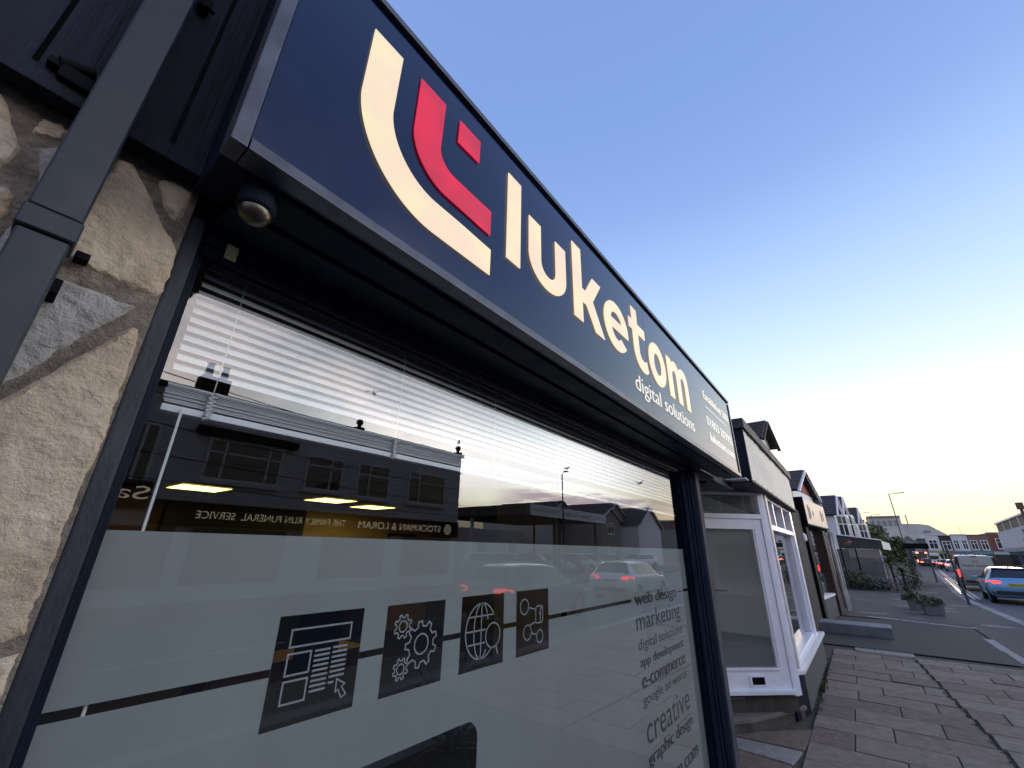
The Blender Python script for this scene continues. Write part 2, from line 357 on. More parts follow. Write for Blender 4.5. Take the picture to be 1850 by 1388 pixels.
# ================================================================ OUR SHOP FRONT
SY = 0.70
sign = thing('fascia_sign', 'long navy sign box with lit cream letters over the big shop window', 'shop sign', (2.2, SY, 2.40))
MB().box(0.128, SY+0.004, 2.424, 2.122, SY+0.02, 3.086).build('sign_panel', PANEL, sign)
MB().box(2.1245, SY+0.004, 2.424, 4.282, SY+0.02, 3.086).build('sign_panel', PANEL, sign)
box('box_body', NAVY, sign, 0.104, SY+0.022, 2.404, 4.304, 0.90, 3.10)
f = MB(); f.box(0.099, SY-0.004, 2.396, 0.126, SY+0.05, 3.086); f.build('frame_left', TRIM, sign, 0.003)
MB().box(0.128, SY-0.004, 2.396, 4.282, SY+0.05, 2.4225).build('frame_bottom', TRIM, sign, 0.003)
MB().box(4.284, SY-0.004, 2.396, 4.312, SY+0.05, 3.086).build('frame_right', TRIM, sign, 0.003)
MB().box(0.099, SY-0.008, 3.100, 4.312, SY+0.06, 3.121).build('frame_top', TRIM, sign, 0.003)
box('frame_gap', DARK, sign, 0.104, SY+0.012, 3.0865, 4.304, SY+0.05, 3.0995)
for i in range(14):
    x = 0.25+i*0.3; MB().lathe((x, SY-0.0045, 2.409), [(0.0035, 0), (0.0035, 0.001), (0.001, 0.0015)], 8, 'y').build('rivet', TRIM, sign)
s3 = lambda u, v, w: (u, SY-0.001+w, v)
def letter(name, loops, m=LETTER): return flat(name, loops, m, sign, s3, 0.003)
letter('letter', [[(0.850, 2.627), (0.925, 2.627), (0.925, 2.994), (0.850, 2.994)]])
letter('letter', [[(0.976, 2.898)]+arc(1.104, 2.742, 0.128, 0.108, 180, 360)+[(1.232, 2.898), (1.155, 2.898)]+arc(1.104, 2.742, 0.051, 0.05, 360, 180)+[(1.052, 2.898)]])
letter('letter', [[(1.292, 2.628), (1.367, 2.628), (1.367, 2.729), (1.403, 2.729), (1.480, 2.629), (1.566, 2.629), (1.464, 2.774), (1.553, 2.902), (1.469, 2.902), (1.397, 2.796), (1.367, 2.796), (1.367, 2.998), (1.292, 2.998)]])
letter('letter', [arc(1.712, 2.765, 0.138, 0.132, -9, 318, 40)+arc(1.712, 2.765, 0.062, 0.074, 312, 198, 14)+[(1.654, 2.744)], arc(1.712, 2.795, 0.060, 0.047, 0, 180, 16)])
letter('letter', [[(1.924, 2.994), (1.998, 2.994), (1.998, 2.908), (2.098, 2.908), (2.098, 2.848), (1.998, 2.848)]+arc(2.052, 2.748, 0.054, 0.048, 180, 290, 10)+[(2.092, 2.716), (2.108, 2.655)]+arc(2.046, 2.752, 0.124, 0.120, 290, 180, 12)+[(1.922, 2.848), (1.877, 2.848), (1.877, 2.908), (1.924, 2.908)]])
letter('letter', [arc(2.277, 2.768, 0.139, 0.136, 0, 352, 40), arc(2.277, 2.768, 0.059, 0.070, 0, 350, 32)])
letter('letter', [[(2.46, 2.632), (2.46, 2.906), (2.541, 2.906), (2.541, 2.878), (2.566, 2.900), (2.60, 2.911), (2.635, 2.911), (2.668, 2.900), (2.694, 2.872), (2.722, 2.897), (2.757, 2.910), (2.795, 2.911), (2.838, 2.900), (2.868, 2.870), (2.883, 2.82), (2.884, 2.79), (2.884, 2.632), (2.803, 2.632), (2.803, 2.79), (2.798, 2.822), (2.781, 2.839), (2.756, 2.842), (2.730, 2.829), (2.715, 2.803), (2.713, 2.78), (2.713, 2.632), (2.63, 2.632), (2.63, 2.79), (2.625, 2.825), (2.606, 2.840), (2.580, 2.839), (2.557, 2.825), (2.546, 2.80), (2.545, 2.78), (2.545, 2.632)]])
letter('logo_mark', [[(0.295, 2.990)]+arc(0.55, 2.775, 0.256, 0.265, 184, 270, 24)+[(0.773, 2.511), (0.773, 2.603), (0.637, 2.609)]+arc(0.55, 2.785, 0.168, 0.175, 270, 184, 20)+[(0.384, 2.990)]])
o = letter('logo_mark', [[(0.449, 2.992)]+arc(0.585, 2.80, 0.137, 0.140, 184, 270, 18)+[(0.768, 2.655), (0.768, 2.749), (0.63, 2.750)]+arc(0.603, 2.812, 0.061, 0.062, 270, 184, 12)+[(0.545, 2.992)]], LETRED); o['label'] = 'red inner swoosh of the logo'
o = letter('logo_mark', [[(0.604, 2.897), (0.700, 2.898), (0.701, 2.992), (0.606, 2.992)]], LETRED); o['label'] = 'small red square of the logo'
letter('tagline', fatten(fit(text_loops('digital solutions'), 1.893, 2.907, 2.500, 0.128), -0.0018), LETWHITE)['kind'] = 'stuff'
letter('small_text', fit(text_loops('Established 2001'), 3.312, 4.158, 2.868, 0.092), LETWHITE)['kind'] = 'stuff'
letter('rule_line', [[(3.331, 2.799), (4.02, 2.803), (4.02, 2.808), (3.331, 2.804)]], LETWHITE)
bold('small_text', fit(text_loops('01803 203955'), 3.318, 4.20, 2.658, 0.102), LETWHITE, sign, lambda u, v, w: (u, SY+0.001+w, v), 0.003)
bold('small_text', fit(text_loops('luketom.com'), 3.35, 4.17, 2.535, 0.098), LETWHITE, sign, lambda u, v, w: (u, SY+0.001+w, v), 0.005)

# soffit and lining over the window
sof = thing('soffit', 'black painted timber soffit running under the navy sign box', 'soffit', (2.0, 0.8, 2.38))
box('soffit_board', NAVY, sof, 0.16, 0.752, 2.385, 4.25, 0.842, 2.395, 0.002)
box('soffit_board', NAVY, sof, 0.16, 0.850, 2.376, 3.64, 0.945, 2.388, 0.002)
box('shutter_slot', DARK, sof, 0.16, 0.8425, 2.392, 4.25, 0.8495, 2.40)
box('lintel_rail', STEEL, sof, 3.66, 0.915, 2.372, 4.25, 0.955, 2.402, 0.003)
# dome lamp under the soffit
dl = thing('dome_lamp', 'small unlit brass dome lamp under the left end of the sign', 'lamp', (0.186, 0.775, 2.35))
MB().lathe((0.186, 0.785, 2.352), [(0.034, 0.033), (0.034, 0.0), (0.030, -0.004)], 28).build('base', NAVY, dl, 0, True)
MB().lathe((0.186, 0.785, 2.346), [(0.029*math.cos(a), -0.026*math.sin(a)) for a in [i*math.pi/2/9 for i in range(10)]], 28).build('dome', mat('dull brass', (0.12, 0.11, 0.085), 0.36, metal=0.9, var=0.2, vscale=40), dl, 0, True)

# window frame
wf = thing('shop_window', 'wide navy framed shop window with frosted film and a white blind behind', 'window', (1.75, 0.97, 0.5))
fr = MB(); fr.box(0.121, 0.945, 0.3, 0.1485, 1.03, 2.385); fr.build('jamb', NAVYW, wf, 0.004)
MB().box(0.1495, 0.962, 0.3, 0.157, 1.03, 2.36).build('jamb', NAVY, wf, 0.002)
MB().box(0.158, 0.976, 0.3, 0.167, 1.03, 2.33).build('bead', NAVY, wf, 0.0015)
MB().box(3.325, 0.976, 0.3, 3.345, 1.03, 2.33).build('bead', NAVYM, wf, 0.0015)
MB().box(3.346, 0.955, 0.3, 3.44, 1.03, 2.36).build('jamb', NAVYM, wf, 0.004)
MB().box(3.442, 0.948, 0.3, 3.50, 1.03, 2.372).build('jamb', NAVYM, wf, 0.004)
MB().box(3.502, 0.940, 0.3, 3.632, 1.03, 2.375).build('jamb', NAVYM, wf, 0.004)
MB().box(0.16, 0.952, 2.345, 3.50, 1.03, 2.378).build('head', NAVY, wf, 0.003)
MB().box(0.1585, 0.964, 2.320, 3.345, 0.998, 2.3435).build('head', NAVY, wf, 0.003)
MB().box(0.168, 0.980, 2.313, 3.324, 0.998, 2.3190).build('bead', NAVY, wf, 0.0015)
MB().box(0.121, 0.90, 0.26, 3.64, 1.03, 0.298).build('sill', NAVY, wf, 0.004)
MB().box(0.121, 0.955, 0.0, 3.64, 1.03, 0.258).build('stall_riser', NAVY, wf, 0.004)
MB().quad((0.166, 1.0, 0.298), (3.33, 1.0, 0.298), (3.33, 1.0, 2.344), (0.166, 1.0, 2.344)).build('glass_pane', GLASS, wf, fix=False)
gr = thing('guide_rail', 'pale aluminium shutter rail standing right of the navy window frame', 'rail', (3.7, 0.95, 0))
box('rail', STEEL, gr, 3.636, 0.925, 0.0, 3.70, 0.99, 2.37, 0.004)
box('rail', STEEL, gr, 3.706, 0.935, 0.0, 3.775, 0.99, 2.37, 0.004)
box('channel', DARK, gr, 3.700, 0.94, 0.0, 3.706, 0.98, 2.36)
for z in (0.62, 1.0, 1.38): MB().lathe((3.60, 0.9395, z), [(0.004, 0), (0.004, -0.0015), (0.001, -0.002)], 8, 'y').build('screw', STEEL, gr)
tape = MB().box(P(411, 444, y=0.942).x, 0.9405, P(411, 468, y=0.942).z, P(432, 452, y=0.942).x, 0.944, P(411, 440, y=0.942).z).build('tape_tab', mat('yellowed tape', (0.30, 0.29, 0.17), 0.6, var=0.2, vscale=60), wf, 0.001)

# frosted film: cut-outs show the dark room
FILM = film_mat('frosted film', (0.42, 0.445, 0.435), 0.95)
ICON = film_mat('frosted icon line', (0.48, 0.50, 0.51), 0.95)
FY = 1.003
f3 = lambda u, v, w: (u, FY+w, v)
def rect(a, b, c, d): return [(a, b), (c, b), (c, d), (a, d)]
ZT, ZB = 1.512, 1.4975
loops = [rect(0.1665, 0.299, 3.329, 1.768)]
sq = [(0.4975, 1.4035, 0.7035, 1.6065), (0.7735, 1.4025, 0.9805, 1.6055), (1.0515, 1.403, 1.2595, 1.6075), (1.3305, 1.4025, 1.538, 1.607)]
loops += [rect(*s) for s in sq]
gaps = [(0.1667, 0.4972), (0.7038, 0.7732), (0.9808, 1.0512), (1.2598, 1.3302), (1.5383, 2.335), (3.215, 3.3285)]
loops += [rect(a, ZB, b, ZT) for a, b in gaps]
loops += [rect(3.10, ZB+0.001, 3.19, ZB+0.009)]
TXT = mat('clear cut lettering', (0.008, 0.009, 0.010), 0.7)
t3 = lambda u, v, w: (u, 1.0018+w, v)
for txt, xa, xb, base, size, fat in (('web design', 2.382, 3.058, 1.479, 0.088, 0.0052), ('marketing', 2.376, 3.094, 1.360, 0.128, 0.0006), ('digital solutions', 2.381, 3.096, 1.272, 0.070, 0.0009),
          ('app development', 2.389, 3.094, 1.197, 0.062, 0.0037), ('e-commerce', 2.391, 3.089, 1.106, 0.098, 0.0068), ('google ad words', 2.386, 3.092, 1.035, 0.064, 0.0009),
          ('creative', 2.396, 3.085, 0.876, 0.170, 0.0010), ('graphic design', 2.392, 3.098, 0.795, 0.082, 0.0058), ('luketom.com', 2.36, 3.13, 0.640, 0.105, 0.0075)):
    if fat > 0: bold('lettering', fit(text_loops(txt), xa, xb, base, size), TXT, wf, t3, fat)
    else: flat('lettering', fatten(fit(text_loops(txt), xa, xb, base, size), fat), TXT, wf, t3)['kind'] = 'stuff'
# big rounded cut-out low in the film
rr = 0.05; bx0, bx1, bz0, bz1 = 0.40, 1.147, 0.62, 1.279
loops.append(arc(bx1-rr, bz1-rr, rr, rr, 0, 90, 8)+arc(bx0+rr, bz1-rr, rr, rr, 90, 180, 8)+arc(bx0+rr, bz0+rr, rr, rr, 180, 270, 8)+arc(bx1-rr, bz0+rr, rr, rr, 270, 360, 8))
film = flat('frosted_film', loops, FILM, wf, f3)
def icon(loops): 
    o = flat('icon_line', loops, ICON, wf, f3); return o
def frame(a, b, c, d, w=0.0038):
    return [rect(a, b, c, d), rect(a+w, b+w, c-w, d-w)]
icon(frame(0.527, 1.5435, 0.6745, 1.580)); icon(frame(0.527, 1.4915, 0.582, 1.5345)); icon(frame(0.527, 1.441, 0.5825, 1.4845))
for i in range(9):
    z = 1.531-i*0.0095; icon([rect(0.589, z-0.0022, 0.626, z+0.0022)])
for i in range(7):
    z = 1.532-i*0.0096; icon([rect(0.632, z-0.0022, 0.6695, z+0.0022)])
icon([rect(0.632, 1.461, 0.6455, 1.4655)])
cur = [(0.653, 1.467), (0.6755, 1.4545), (0.668, 1.4495), (0.681, 1.4335), (0.6705, 1.4285), (0.660, 1.4455), (0.6535, 1.4425)]
icon(stroke(cur, 0.0032, True))
def gear(cx, cz, ro, ri, teeth, hole, w):
    pts = []
    for k in range(teeth):
        for f_, r in ((0.0, ri), (0.22, ri), (0.34, ro), (0.66, ro), (0.78, ri)):
            a = 2*math.pi*(k+f_-0.0)/teeth; pts.append((cx+r*math.cos(a), cz+r*math.sin(a)))
    icon(stroke(pts, w, True)); icon(stroke(arc(cx, cz, hole, hole, 0, 352, 32), w, True))
gear(0.830, 1.552, 0.0285, 0.0215, 8, 0.0130, 0.0036); gear(0.899, 1.503, 0.0555, 0.043, 9, 0.0240, 0.0040); gear(0.8345, 1.4545, 0.0245, 0.0185, 8, 0.0115, 0.0034)
gw = 0.0042; gc, gz, gR = 1.146, 1.506, 0.0775
icon(stroke(arc(gc, gz, 0.0715, gR, 30, 318, 40), gw)); icon(stroke([(gc, gz+gR), (gc, gz-gR)], gw))
icon(stroke(arc(gc, gz, 0.034, gR, 90, 270, 24), gw)); icon(stroke(arc(gc, gz, 0.034, gR, 90, 22, 12), gw)); icon(stroke(arc(gc, gz, 0.034, gR, -90, -45, 8), gw))
icon(stroke([(1.086, 1.547), (1.207, 1.547)], gw)); icon(stroke([(1.076, 1.507), (1.168, 1.507)], gw)); icon(stroke([(1.088, 1.471), (1.166, 1.471)], gw))
icon(stroke(arc(1.205, 1.487, 0.036, 0.035, 0, 352, 36), gw, True)); icon(stroke([(1.222, 1.453), (1.232, 1.430)], 0.0055))
icon(stroke(arc(1.380, 1.554, 0.0255, 0.0245, 0, 350, 28), gw, True)); icon(stroke(arc(1.399, 1.470, 0.0235, 0.0235, 0, 350, 28), gw, True)); icon(stroke(arc(1.477, 1.450, 0.0205, 0.0205, 0, 350, 28), gw, True))
rb = arc(1.498-0.01, 1.550-0.01, 0.01, 0.01, 0, 90, 4)+arc(1.452+0.01, 1.550-0.01, 0.01, 0.01, 90, 180, 4)+arc(1.452+0.01, 1.494+0.01, 0.01, 0.01, 180, 270, 4)+arc(1.498-0.01, 1.494+0.01, 0.01, 0.01, 270, 360, 4)
icon(stroke(rb, gw, True)); icon(stroke([(1.405, 1.550), (1.452, 1.540)], gw)); icon(stroke([(1.411, 1.491), (1.455, 1.500)], gw)); icon(stroke([(1.423, 1.466), (1.458, 1.457)], gw))
icon(stroke([(1.492, 1.541), (1.486, 1.543), (1.481, 1.538), (1.481, 1.496)], 0.005)); icon(stroke([(1.474, 1.525), (1.490, 1.525)], 0.005))

# venetian blind
bl = thing('venetian_blind', 'white slatted blind half lowered behind the big shop window', 'blind', (1.7, 1.08, 2.3))
SLAT = mat('white blind slat', (0.80, 0.81, 0.85), 0.4, var=0.04, vscale=3)
_b = SLAT.node_tree.nodes['Principled BSDF']
CORD = mat('white cord', (0.75, 0.75, 0.73), 0.8)
box('headrail', SLAT, bl, 0.19, 1.022, 2.372, 3.30, 1.052, 2.389, 0.002)
zs = 2.356; slats = []
def slat(tilt):
    mb = MB(); n = 5
    vs = []; fs = []
    for i in range(n+1):
        t = i/n-0.5; yy = t*0.026; zz = 0.0022*(1-4*t*t)
        y2 = yy*math.cos(tilt)-zz*math.sin(tilt); z2 = yy*math.sin(tilt)+zz*math.cos(tilt)
        vs += [(-1.56, y2, z2), (1.56, y2, z2)]
    for i in range(n): fs.append((2*i, 2*i+1, 2*i+3, 2*i+2))
    return vs, fs
proto = None
while zs > 2.068:
    if proto is None:
        vs, fs = slat(math.radians(51)); me = bpy.data.meshes.new('slat'); me.from_pydata(vs, [], fs); me.materials.append(SLAT)
        for p in me.polygons: p.use_smooth = True
        proto = me
    o = link('slat', proto, None, bl); o.location = Vector((1.75, 1.036, zs))-bl.location; zs -= 0.0222
vs, fs = slat(math.radians(22)); me = bpy.data.meshes.new('stacked_slat'); me.from_pydata(vs, [], fs); me.materials.append(SLAT)
for i in range(11):
    o = link('stacked_slat', me, None, bl); o.location = Vector((1.75+random.uniform(-.002, .002), 1.036+random.uniform(-.0015, .0015), 2.051-i*0.0036))-bl.location
box('bottom_rail', SLAT, bl, 0.19, 1.022, 1.992, 3.31, 1.050, 2.006, 0.002)
for k, x in enumerate((0.268, 0.745, 1.20, 1.67, 2.20, 2.75)):
    MB().tube([(x, 1.020, 2.35), (x+0.002, 1.020, 2.2), (x, 1.020, 2.05)], 0.0011, 6).build('ladder_cord', CORD, bl)
    w = MB(); pts = []
    for i in range(70):
        a = i*1.9; pts.append((x+0.008*math.sin(a), 1.018+0.004*math.cos(a*1.3), 2.045-i*0.0008+0.004*math.sin(a*0.7)))
    w.tube(pts, 0.0012, 5).build('cord_bundle', CORD, bl)
MB().bar((0.2235, 1.02, 2.0), (0.2235, 1.02, 0.9), 0.0045, 0.0045).build('wand', CORD, bl)

# room behind the glass
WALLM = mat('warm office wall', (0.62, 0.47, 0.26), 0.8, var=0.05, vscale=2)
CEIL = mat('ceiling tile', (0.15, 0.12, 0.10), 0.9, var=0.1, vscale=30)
LSH = [(-0.4, 1.06), (3.86, 1.06), (3.86, 3.15), (9.0, 3.15), (9.0, 9.2), (-0.4, 9.2)]
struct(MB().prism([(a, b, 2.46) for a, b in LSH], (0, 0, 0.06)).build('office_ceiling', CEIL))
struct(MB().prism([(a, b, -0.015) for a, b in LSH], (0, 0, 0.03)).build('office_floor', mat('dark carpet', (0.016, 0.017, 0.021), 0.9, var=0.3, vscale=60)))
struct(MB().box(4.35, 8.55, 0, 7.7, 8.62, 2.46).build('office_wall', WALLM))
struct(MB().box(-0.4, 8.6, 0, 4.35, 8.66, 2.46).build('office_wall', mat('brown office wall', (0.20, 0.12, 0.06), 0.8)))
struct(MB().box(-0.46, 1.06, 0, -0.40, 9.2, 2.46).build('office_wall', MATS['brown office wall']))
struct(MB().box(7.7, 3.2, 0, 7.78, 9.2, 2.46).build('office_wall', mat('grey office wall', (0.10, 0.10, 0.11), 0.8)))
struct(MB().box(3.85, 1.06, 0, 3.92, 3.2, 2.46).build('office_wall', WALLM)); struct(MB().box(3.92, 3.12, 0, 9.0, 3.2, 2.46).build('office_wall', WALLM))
pt = MB().box(2.05, 8.40, 1.852, 4.22, 8.50, 2.36).box(0.2, 8.30, 0, 6.3, 8.50, 1.85).build('partition', mat('black partition', (0.012, 0.012, 0.013), 0.6)); tag(pt, 'black partition at the back of the office below the ceiling lights', 'partition')
grid = thing('ceiling_grid', 'thin metal grid lines across the office ceiling', 'ceiling grid', (3, 5, 2.458))
for i in range(14): box('tee_bar', mat('grid bar', (0.16, 0.14, 0.12), 0.6), grid, -0.3+i*0.6, 1.1, 2.4565, -0.286+i*0.6, 8.5, 2.4600)
for j in range(12): box('tee_bar', MATS['grid bar'], grid, -0.35, 1.5+j*0.6, 2.4555, 7.6, 1.514+j*0.6, 2.4562)
LAMPM = mat('lit office panel', (0.8, 0.75, 0.6), 0.5, emit=(1.0, 0.74, 0.22), estr=4.2)
for i, (x, y, lab) in enumerate(((2.0, 7.0, 'lit square ceiling panel left of the other two in the office'), (3.86, 6.85, 'lit square ceiling panel in the middle of the office ceiling'), (5.0, 7.3, 'lit ceiling panel furthest back in the office'))):
    cl = thing('ceiling_light', lab, 'ceiling light', (x, y, 2.452), 'ceiling light panels in the office')
    box('diffuser', LAMPM, cl, x-0.29, y-0.33, 2.446, x+0.29, y+0.33, 2.452)
    fm = MB(); fm.box(x-0.305, y-0.345, 2.447, x-0.291, y+0.345, 2.455); fm.box(x+0.291, y-0.345, 2.447, x+0.305, y+0.345, 2.455); fm.box(x-0.29, y-0.345, 2.447, x+0.29, y-0.331, 2.455); fm.box(x-0.29, y+0.331, 2.447, x+0.29, y+0.345, 2.455)
    fm.build('frame', mat('white light frame', (0.6, 0.55, 0.45), 0.5), cl)
pf = thing('picture_frame', 'dark framed picture on the warm back wall of the office', 'picture', (5.9, 8.5, 1.9))
box('frame', DARK, pf, 6.35, 8.50, 1.4, 7.15, 8.548, 2.03); box('picture', mat('picture paper', (0.25, 0.2, 0.12), 0.6), pf, 6.41, 8.494, 1.46, 7.09, 8.499, 1.97)
ds = thing('office_desk', 'pale grey desk in the office behind the frosted film', 'desk', (2.2, 3.0, 0))
GD = mat('pale grey desk top', (0.20, 0.225, 0.26), 0.85, var=0.1, vscale=4)
box('desktop', GD, ds, 0.5, 2.15, 0.70, 3.7, 3.85, 0.74, 0.004)
for x, y in ((0.56, 2.2), (3.64, 2.2), (0.56, 3.8), (3.64, 3.8)): box('leg', DARK, ds, x-0.025, y-0.025, 0, x+0.025, y+0.025, 0.70)
sb = thing('sideboard', 'brown wooden sideboard along the middle of the office', 'sideboard', (2.75, 5.2, 0)); WOODM = mat('brown desk wood', (0.22, 0.09, 0.035), 0.4, var=0.3, vscale=5, stretch=(0.4, 5, 5))
box('carcass', WOODM, sb, 1.9, 5.0, 0.08, 3.6, 5.5, 0.62, 0.01); box('plinth', DARK, sb, 1.95, 5.05, 0, 3.55, 5.45, 0.079)
for k in range(2): box('door', WOODM, sb, 1.94+k*0.82, 4.98, 0.12, 2.72+k*0.82, 4.999, 0.59, 0.004)
ch = thing('office_chair', 'black office chair with high back beyond the pale desk', 'chair', (2.75, 4.4, 0))
MB().box(2.5, 4.15, 0.45, 3.0, 4.65, 0.53).build('seat', DARK, ch, 0.03); MB().box(2.52, 4.62, 0.6, 2.98, 4.70, 1.32).build('backrest', DARK, ch, 0.05)
MB().tube([(2.75, 4.4, 0.06), (2.75, 4.4, 0.45)], 0.025, 8).build('stem', DARK, ch)
for k in range(5): MB().bar((2.75, 4.4, 0.07), (2.75+0.3*math.cos(k*1.2566), 4.4+0.3*math.sin(k*1.2566), 0.04), 0.04, 0.03).build('foot', DARK, ch)
# spiky plant seen through the third and fourth icon
pl = thing('spiky_plant', 'dark spiky leaved plant in a pot behind the globe icon', 'plant', (1.95, 1.9, 0))
MB().lathe((1.95, 1.9, 0), [(0.13, 0), (0.17, 0.3), (0.15, 0.3), (0.14, 0.27)], 16).build('pot', mat('grey pot', (0.08, 0.08, 0.085), 0.6), pl, 0, True)
MB().tube([(1.95, 1.9, 0.27), (1.96, 1.9, 0.95)], 0.02, 8).build('stem', mat('plant stem', (0.05, 0.035, 0.02), 0.8), pl)
PLG = mat('dark leaf', (0.022, 0.04, 0.012), 0.5, var=0.5, vscale=12)
for k in range(46):
    a = random.uniform(0, 6.283); e = random.uniform(-0.5, 1.3); l = random.uniform(0.28, 0.5); z0 = random.uniform(0.75, 1.0)
    d = Vector((math.cos(a)*math.cos(e), math.sin(a)*math.cos(e), math.sin(e))); s0 = Vector((1.955, 1.9, z0)); sd_ = Vector((-math.sin(a), math.cos(a), 0))*0.013
    m1 = s0+d*l*0.5; tip = s0+d*l-Vector((0, 0, 0.10*l)); 
    if tip.y < 1.12: tip.y = 1.12
    if m1.y < 1.12: m1.y = 1.12
    MB().add([s0-sd_*0.5, s0+sd_*0.5, m1+sd_, m1-sd_, tip], [(0, 1, 2, 3), (3, 2, 4)]).build('leaf', PLG, pl)
struct(MB().box(-0.4, 1.005, 0, 0.12, 1.06, 2.46).build('reveal_wall', NAVY)); struct(MB().box(3.40, 1.032, 0, 3.85, 1.06, 2.46).build('reveal_wall', NAVY)); struct(MB().box(0.12, 1.035, 2.39, 3.9, 1.06, 3.1).build('reveal_wall', NAVY))

# ---------------------------------------------------------------- stone pilaster
SP = 0.93
pil = thing('stone_pilaster', 'crazy paved buff stone pilaster left of the navy window frame', 'stone wall', (-0.1, 0.97, 0))
MB().box(-0.8, 0.936, 0.0, 0.1195, 1.0, 2.45).build('mortar', MORTAR, pil)
def stone(pts, m, d=0.009, seed=0, px=True):
    poly = [P(a, b, y=SP) for a, b in pts] if px else [Vector((a, SP, b)) for a, b in pts]
    p2 = [Vector((p.x, p.z)) for p in poly]
    # subdivide + roughen the outline
    out = []; random.seed(seed+11)
    for i in range(len(p2)):
        a, b = p2[i], p2[(i+1) % len(p2)]; n = max(1, int((b-a).length/0.008))
        for k in range(n):
            q = a.lerp(b, k/n); nn = noise.noise(Vector((q.x*60, q.y*60, seed))); e = Vector((-(b-a).y, (b-a).x)).normalized(); out.append(q+e*nn*0.0028)
    xs = [q.x for q in out]; ys = [q.y for q in out]; inner = []
    def dist(q): 
        best = 9
        for i in range(len(out)):
            a, b = out[i], out[(i+1) % len(out)]; ab = b-a; t = max(0, min(1, (q-a).dot(ab)/max(1e-12, ab.length_squared))); best = min(best, (q-(a+ab*t)).length)
        return best
    def inside(q):
        c = False; j = len(out)-1
        for i in range(len(out)):
            if (out[i].y > q.y) != (out[j].y > q.y) and q.x < (out[j].x-out[i].x)*(q.y-out[i].y)/(out[j].y-out[i].y)+out[i].x: c = not c
            j = i
        return c
    st = max(0.0062, math.sqrt((max(xs)-min(xs))*(max(ys)-min(ys))/1600)); y = min(ys)
    dd = []
    while y < max(ys):
        x = min(xs)
        while x < max(xs):
            q = Vector((x+random.uniform(-.3, .3)*st, y+random.uniform(-.3, .3)*st))
            if inside(q):
                di = dist(q)
                if di > st*0.5: inner.append(q); dd.append(di)
            x += st
        y += st
    n = len(out); vs2 = out+inner
    r = delaunay_2d_cdt(vs2, [(i, (i+1) % n) for i in range(n)], [list(range(n))], 1, 1e-5)
    vv, ff = r[0], r[2]; v3 = []
    for q in vv:
        di = min(dist(q), 0.02)
        h = d*min(1, di/0.006)**0.5
        h += 0.0045*noise.fractal(Vector((q.x*14, q.y*14, seed)), 1, 2, 4)+0.0042*noise.fractal(Vector((q.x*60, q.y*60, seed+3)), 1, 2, 3)*min(1, di/0.006)
        v3.append((q.x, SP+0.008-h, q.y))
    k = len(v3); bd = []
    mb = MB().add(v3, [list(f_) for f_ in ff])
    o = mb.build('stone', m, pil, smooth=True)
    return o
ST = [([(216, 284), (246, 295), (260, 326), (276, 356), (298, 406), (315, 430), (322, 455), (312, 485), (287, 543), (262, 530), (205, 506), (161, 485), (120, 462), (140, 390)], STONE),
      ([(284, 316), (315, 325), (352, 350), (345, 366), (322, 406), (309, 390), (296, 367)], STONE),
      ([(105, 498), (140, 512), (188, 529), (225, 545), (250, 553), (214, 575), (151, 609), (110, 630), (84, 653), (40, 678), (-60, 720), (-80, 640), (20, 560)], STONEG),
      ([(258, 577), (254, 600), (242, 645), (214, 726), (191, 787), (160, 860), (126, 942), (95, 1030), (67, 1106), (48, 1150), (10, 1165), (-60, 1175), (-120, 1000), (-100, 760), (0, 722), (74, 681), (141, 643), (208, 604)], STONE),
      ([(40, 1180), (20, 1228), (0, 1276), (-30, 1330), (-110, 1380), (-200, 1300), (-100, 1195), (0, 1188)], STONE),
      ([(0, 160), (16, 184), (30, 239), (40, 268), (18, 291), (0, 304), (-50, 330), (-110, 300), (-80, 190)], STONE),
      ([(49, 241), (77, 209), (118, 225), (140, 240), (112, 254)], STONE),
      ([(64, 264), (105, 262), (130, 290), (84, 330), (60, 352), (70, 310)], STONEG),
      ([(0, 330), (22, 337), (27, 356), (17, 386), (0, 396), (-60, 400), (-80, 345)], STONE),
      ([(48, 372), (90, 345), (120, 420), (60, 470), (10, 520), (-30, 470), (10, 410)], STONEG)]
for i, (pts, m_) in enumerate(ST): stone(pts, m_, seed=i*7)

# ---------------------------------------------------------------- timber cladding above
cl = thing('timber_cladding', 'dark navy vertical boards left of the sign over the stone', 'cladding', (-0.2, 0.92, 2.43))
xs = [-0.70, -0.51, -0.325, -0.139, 0.048, 0.30]
for a, b in zip(xs[:-1], xs[1:]): MB().box(a+0.0035, 0.900, 2.478, b-0.0035, 0.93, 3.6).build('board', NAVYB, cl, 0.003)
box('backing', DARK, cl, -0.8, 0.915, 2.44, 0.30, 0.96, 3.6)
MB().box(-0.75, 0.884, 2.432, 0.155, 0.925, 2.462).build('bottom_rail', NAVYB, cl, 0.003); MB().box(-0.75, 0.892, 2.463, 0.155, 0.93, 2.4775).build('bottom_rail', NAVYB, cl, 0.003)

